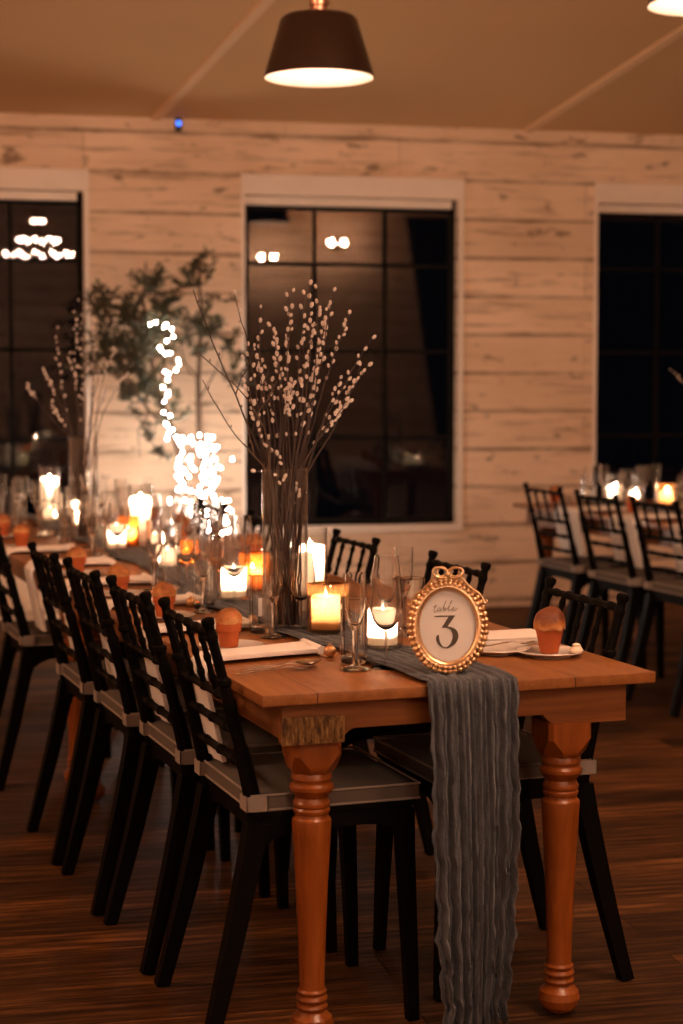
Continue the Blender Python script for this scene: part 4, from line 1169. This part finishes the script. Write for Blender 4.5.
def chandelier(x, y, z, label, tiers, bm_=None):
    r = thing('ring_chandelier', label, 'chandelier', (x, y, z), 0, 'bulb chandeliers')
    for R, dz, n in tiers:
        m = MB(); m.tube([(R * math.cos(2 * PI * k / 32), R * math.sin(2 * PI * k / 32), dz) for k in range(33)], .008, 6); 
        for k in (0, 8, 16, 24): m.tube([(R * math.cos(2 * PI * k / 32), R * math.sin(2 * PI * k / 32), dz), (0, 0, .55)], .003, 5)
        rg = m.obj('ring', M['brass'], r)
        for k in range(n):
            a = 2 * PI * (k + .3) / n
            b = MB().ball((R * math.cos(a), R * math.sin(a), dz - .035), .021, 2).obj('bulb', bm_ or M['bulb'], rg)
    MB().tube([(0, 0, .54), (0, 0, zceil(y) - z)], .005, 6).obj('cord', M['wire'], r)
    return r
chandelier(1.18, -1.0, 3.02, 'three ring bulb chandelier behind the camera, reflected in the left window', [(.40, 0, 12), (.24, .17, 8), (.07, .40, 3)])
chandelier(-1.6, -2.2, 3.0, 'unseen bulb chandelier added behind the camera on the left for frontal light', [(.40, 0, 10), (.2, .2, 6)])  # added out of view for more light from the front
chandelier(3.85, -1.0, 3.68, 'bulb chandelier behind the camera, reflected at the top of the middle window', [(.20, 0, 5)])
M['bulbhi'] = emis('strong_warm_bulb', (1.0, .58, .37), 1800)
M['bulbmid'] = emis('medium_warm_bulb', (1.0, .58, .37), 200)
for x, y, z, lab in ((-2.9, 4.2, 3.3, 'left'), (6.6, 4.2, 3.3, 'right'), (1.9, 2.6, 3.35, 'middle')):  # overhead fill: unseen chandeliers added to brighten ceiling and walls
    chandelier(x, y, z, 'unseen bulb chandelier added to light ceiling and walls, over the %s of the room' % lab, [(.38, 0, 8)], M['bulbmid' if lab == 'right' else 'bulbhi'])
SX1, SZ1, SX2, SZ2 = 5.04, 3.36, 6.17, 3.60
# wall lights on the wall behind the camera, reflected in the middle window
for x, z_, lab in ((SX1, SZ1, 'left'), (SX2, SZ2, 'right')):
    r = thing('wall_sconce', 'two bulb wall light behind the camera, reflected %s in the middle window' % ('low' if lab == 'left' else 'high'), 'lamp', (x, YB, z_), 0, 'wall sconces')
    MB().box(-.05, .05, 0, .02, -.08, .08, .006).obj('back_plate', M['brass'], r)
    m = MB(); m.tube([(-.1, .09, 0), (0, .01, -.02), (.1, .09, 0)], .007, 6); m.obj('arm', M['brass'], r)
    for sx in (-.1, .1): MB().ball((sx, .09, .035), .040, 2).obj('bulb', M['bulbhi'], r)
# black drapes on the wall behind the camera
def drape(x0, x1, top, bot_in, label):
    m = MB()
    def fn(u, v):
        xa = x0 + (bot_in * (v) if bot_in else 0); x = xa + (x1 - xa) * u
        return (x, YB + .14 + .05 * math.sin(u * (x1 - x0) * 22) * (.4 + .6 * v), top * (1 - v) + .02)
    m.grid(fn, 300, 14); o = m.obj('black_drape', M['curtain'], None, solid=.004, sharp=180)
    return tag(o, label, 'curtain', 'black drapes')
drape(7.27, 13.0, 4.05, .60, 'black drape behind the camera, reflected dark in the middle and right windows')

# ------------------------------------------------------------------ world, camera
wd = bpy.data.worlds.new('night'); SC.world = wd; wd.use_nodes = True
bg = wd.node_tree.nodes['Background']; bg.inputs[0].default_value = (.5, .6, 1, 1); bg.inputs[1].default_value = .0015
cam = bpy.data.cameras.new('camera'); co = bpy.data.objects.new('camera', cam); COL.objects.link(co)
cam.sensor_fit = 'VERTICAL'; cam.sensor_height = 36; cam.sensor_width = 24; cam.lens = 1780 / 1024 * 36
co.location = (0, 0, H_CAM)
co.rotation_euler = (math.radians(90) - math.atan(127 / 1780), 0, -math.radians(12.6))
cam.dof.use_dof = True; cam.dof.focus_distance = 4.0; cam.dof.aperture_fstop = 3.1
cam.clip_end = 100
SC.camera = co
SC.view_settings.view_transform = 'Standard'; SC.view_settings.look = 'None'; SC.view_settings.gamma = 1; SC.view_settings.use_curve_mapping = False
SC.view_settings.exposure = 0.0
cy = SC.cycles
cy.max_bounces = 24; cy.transparent_max_bounces = 48; cy.diffuse_bounces = 4; cy.glossy_bounces = 4; cy.transmission_bounces = 20
cy.sample_clamp_indirect = 12.0; cy.use_denoising = True; cy.caustics_reflective = False; cy.caustics_refractive = False
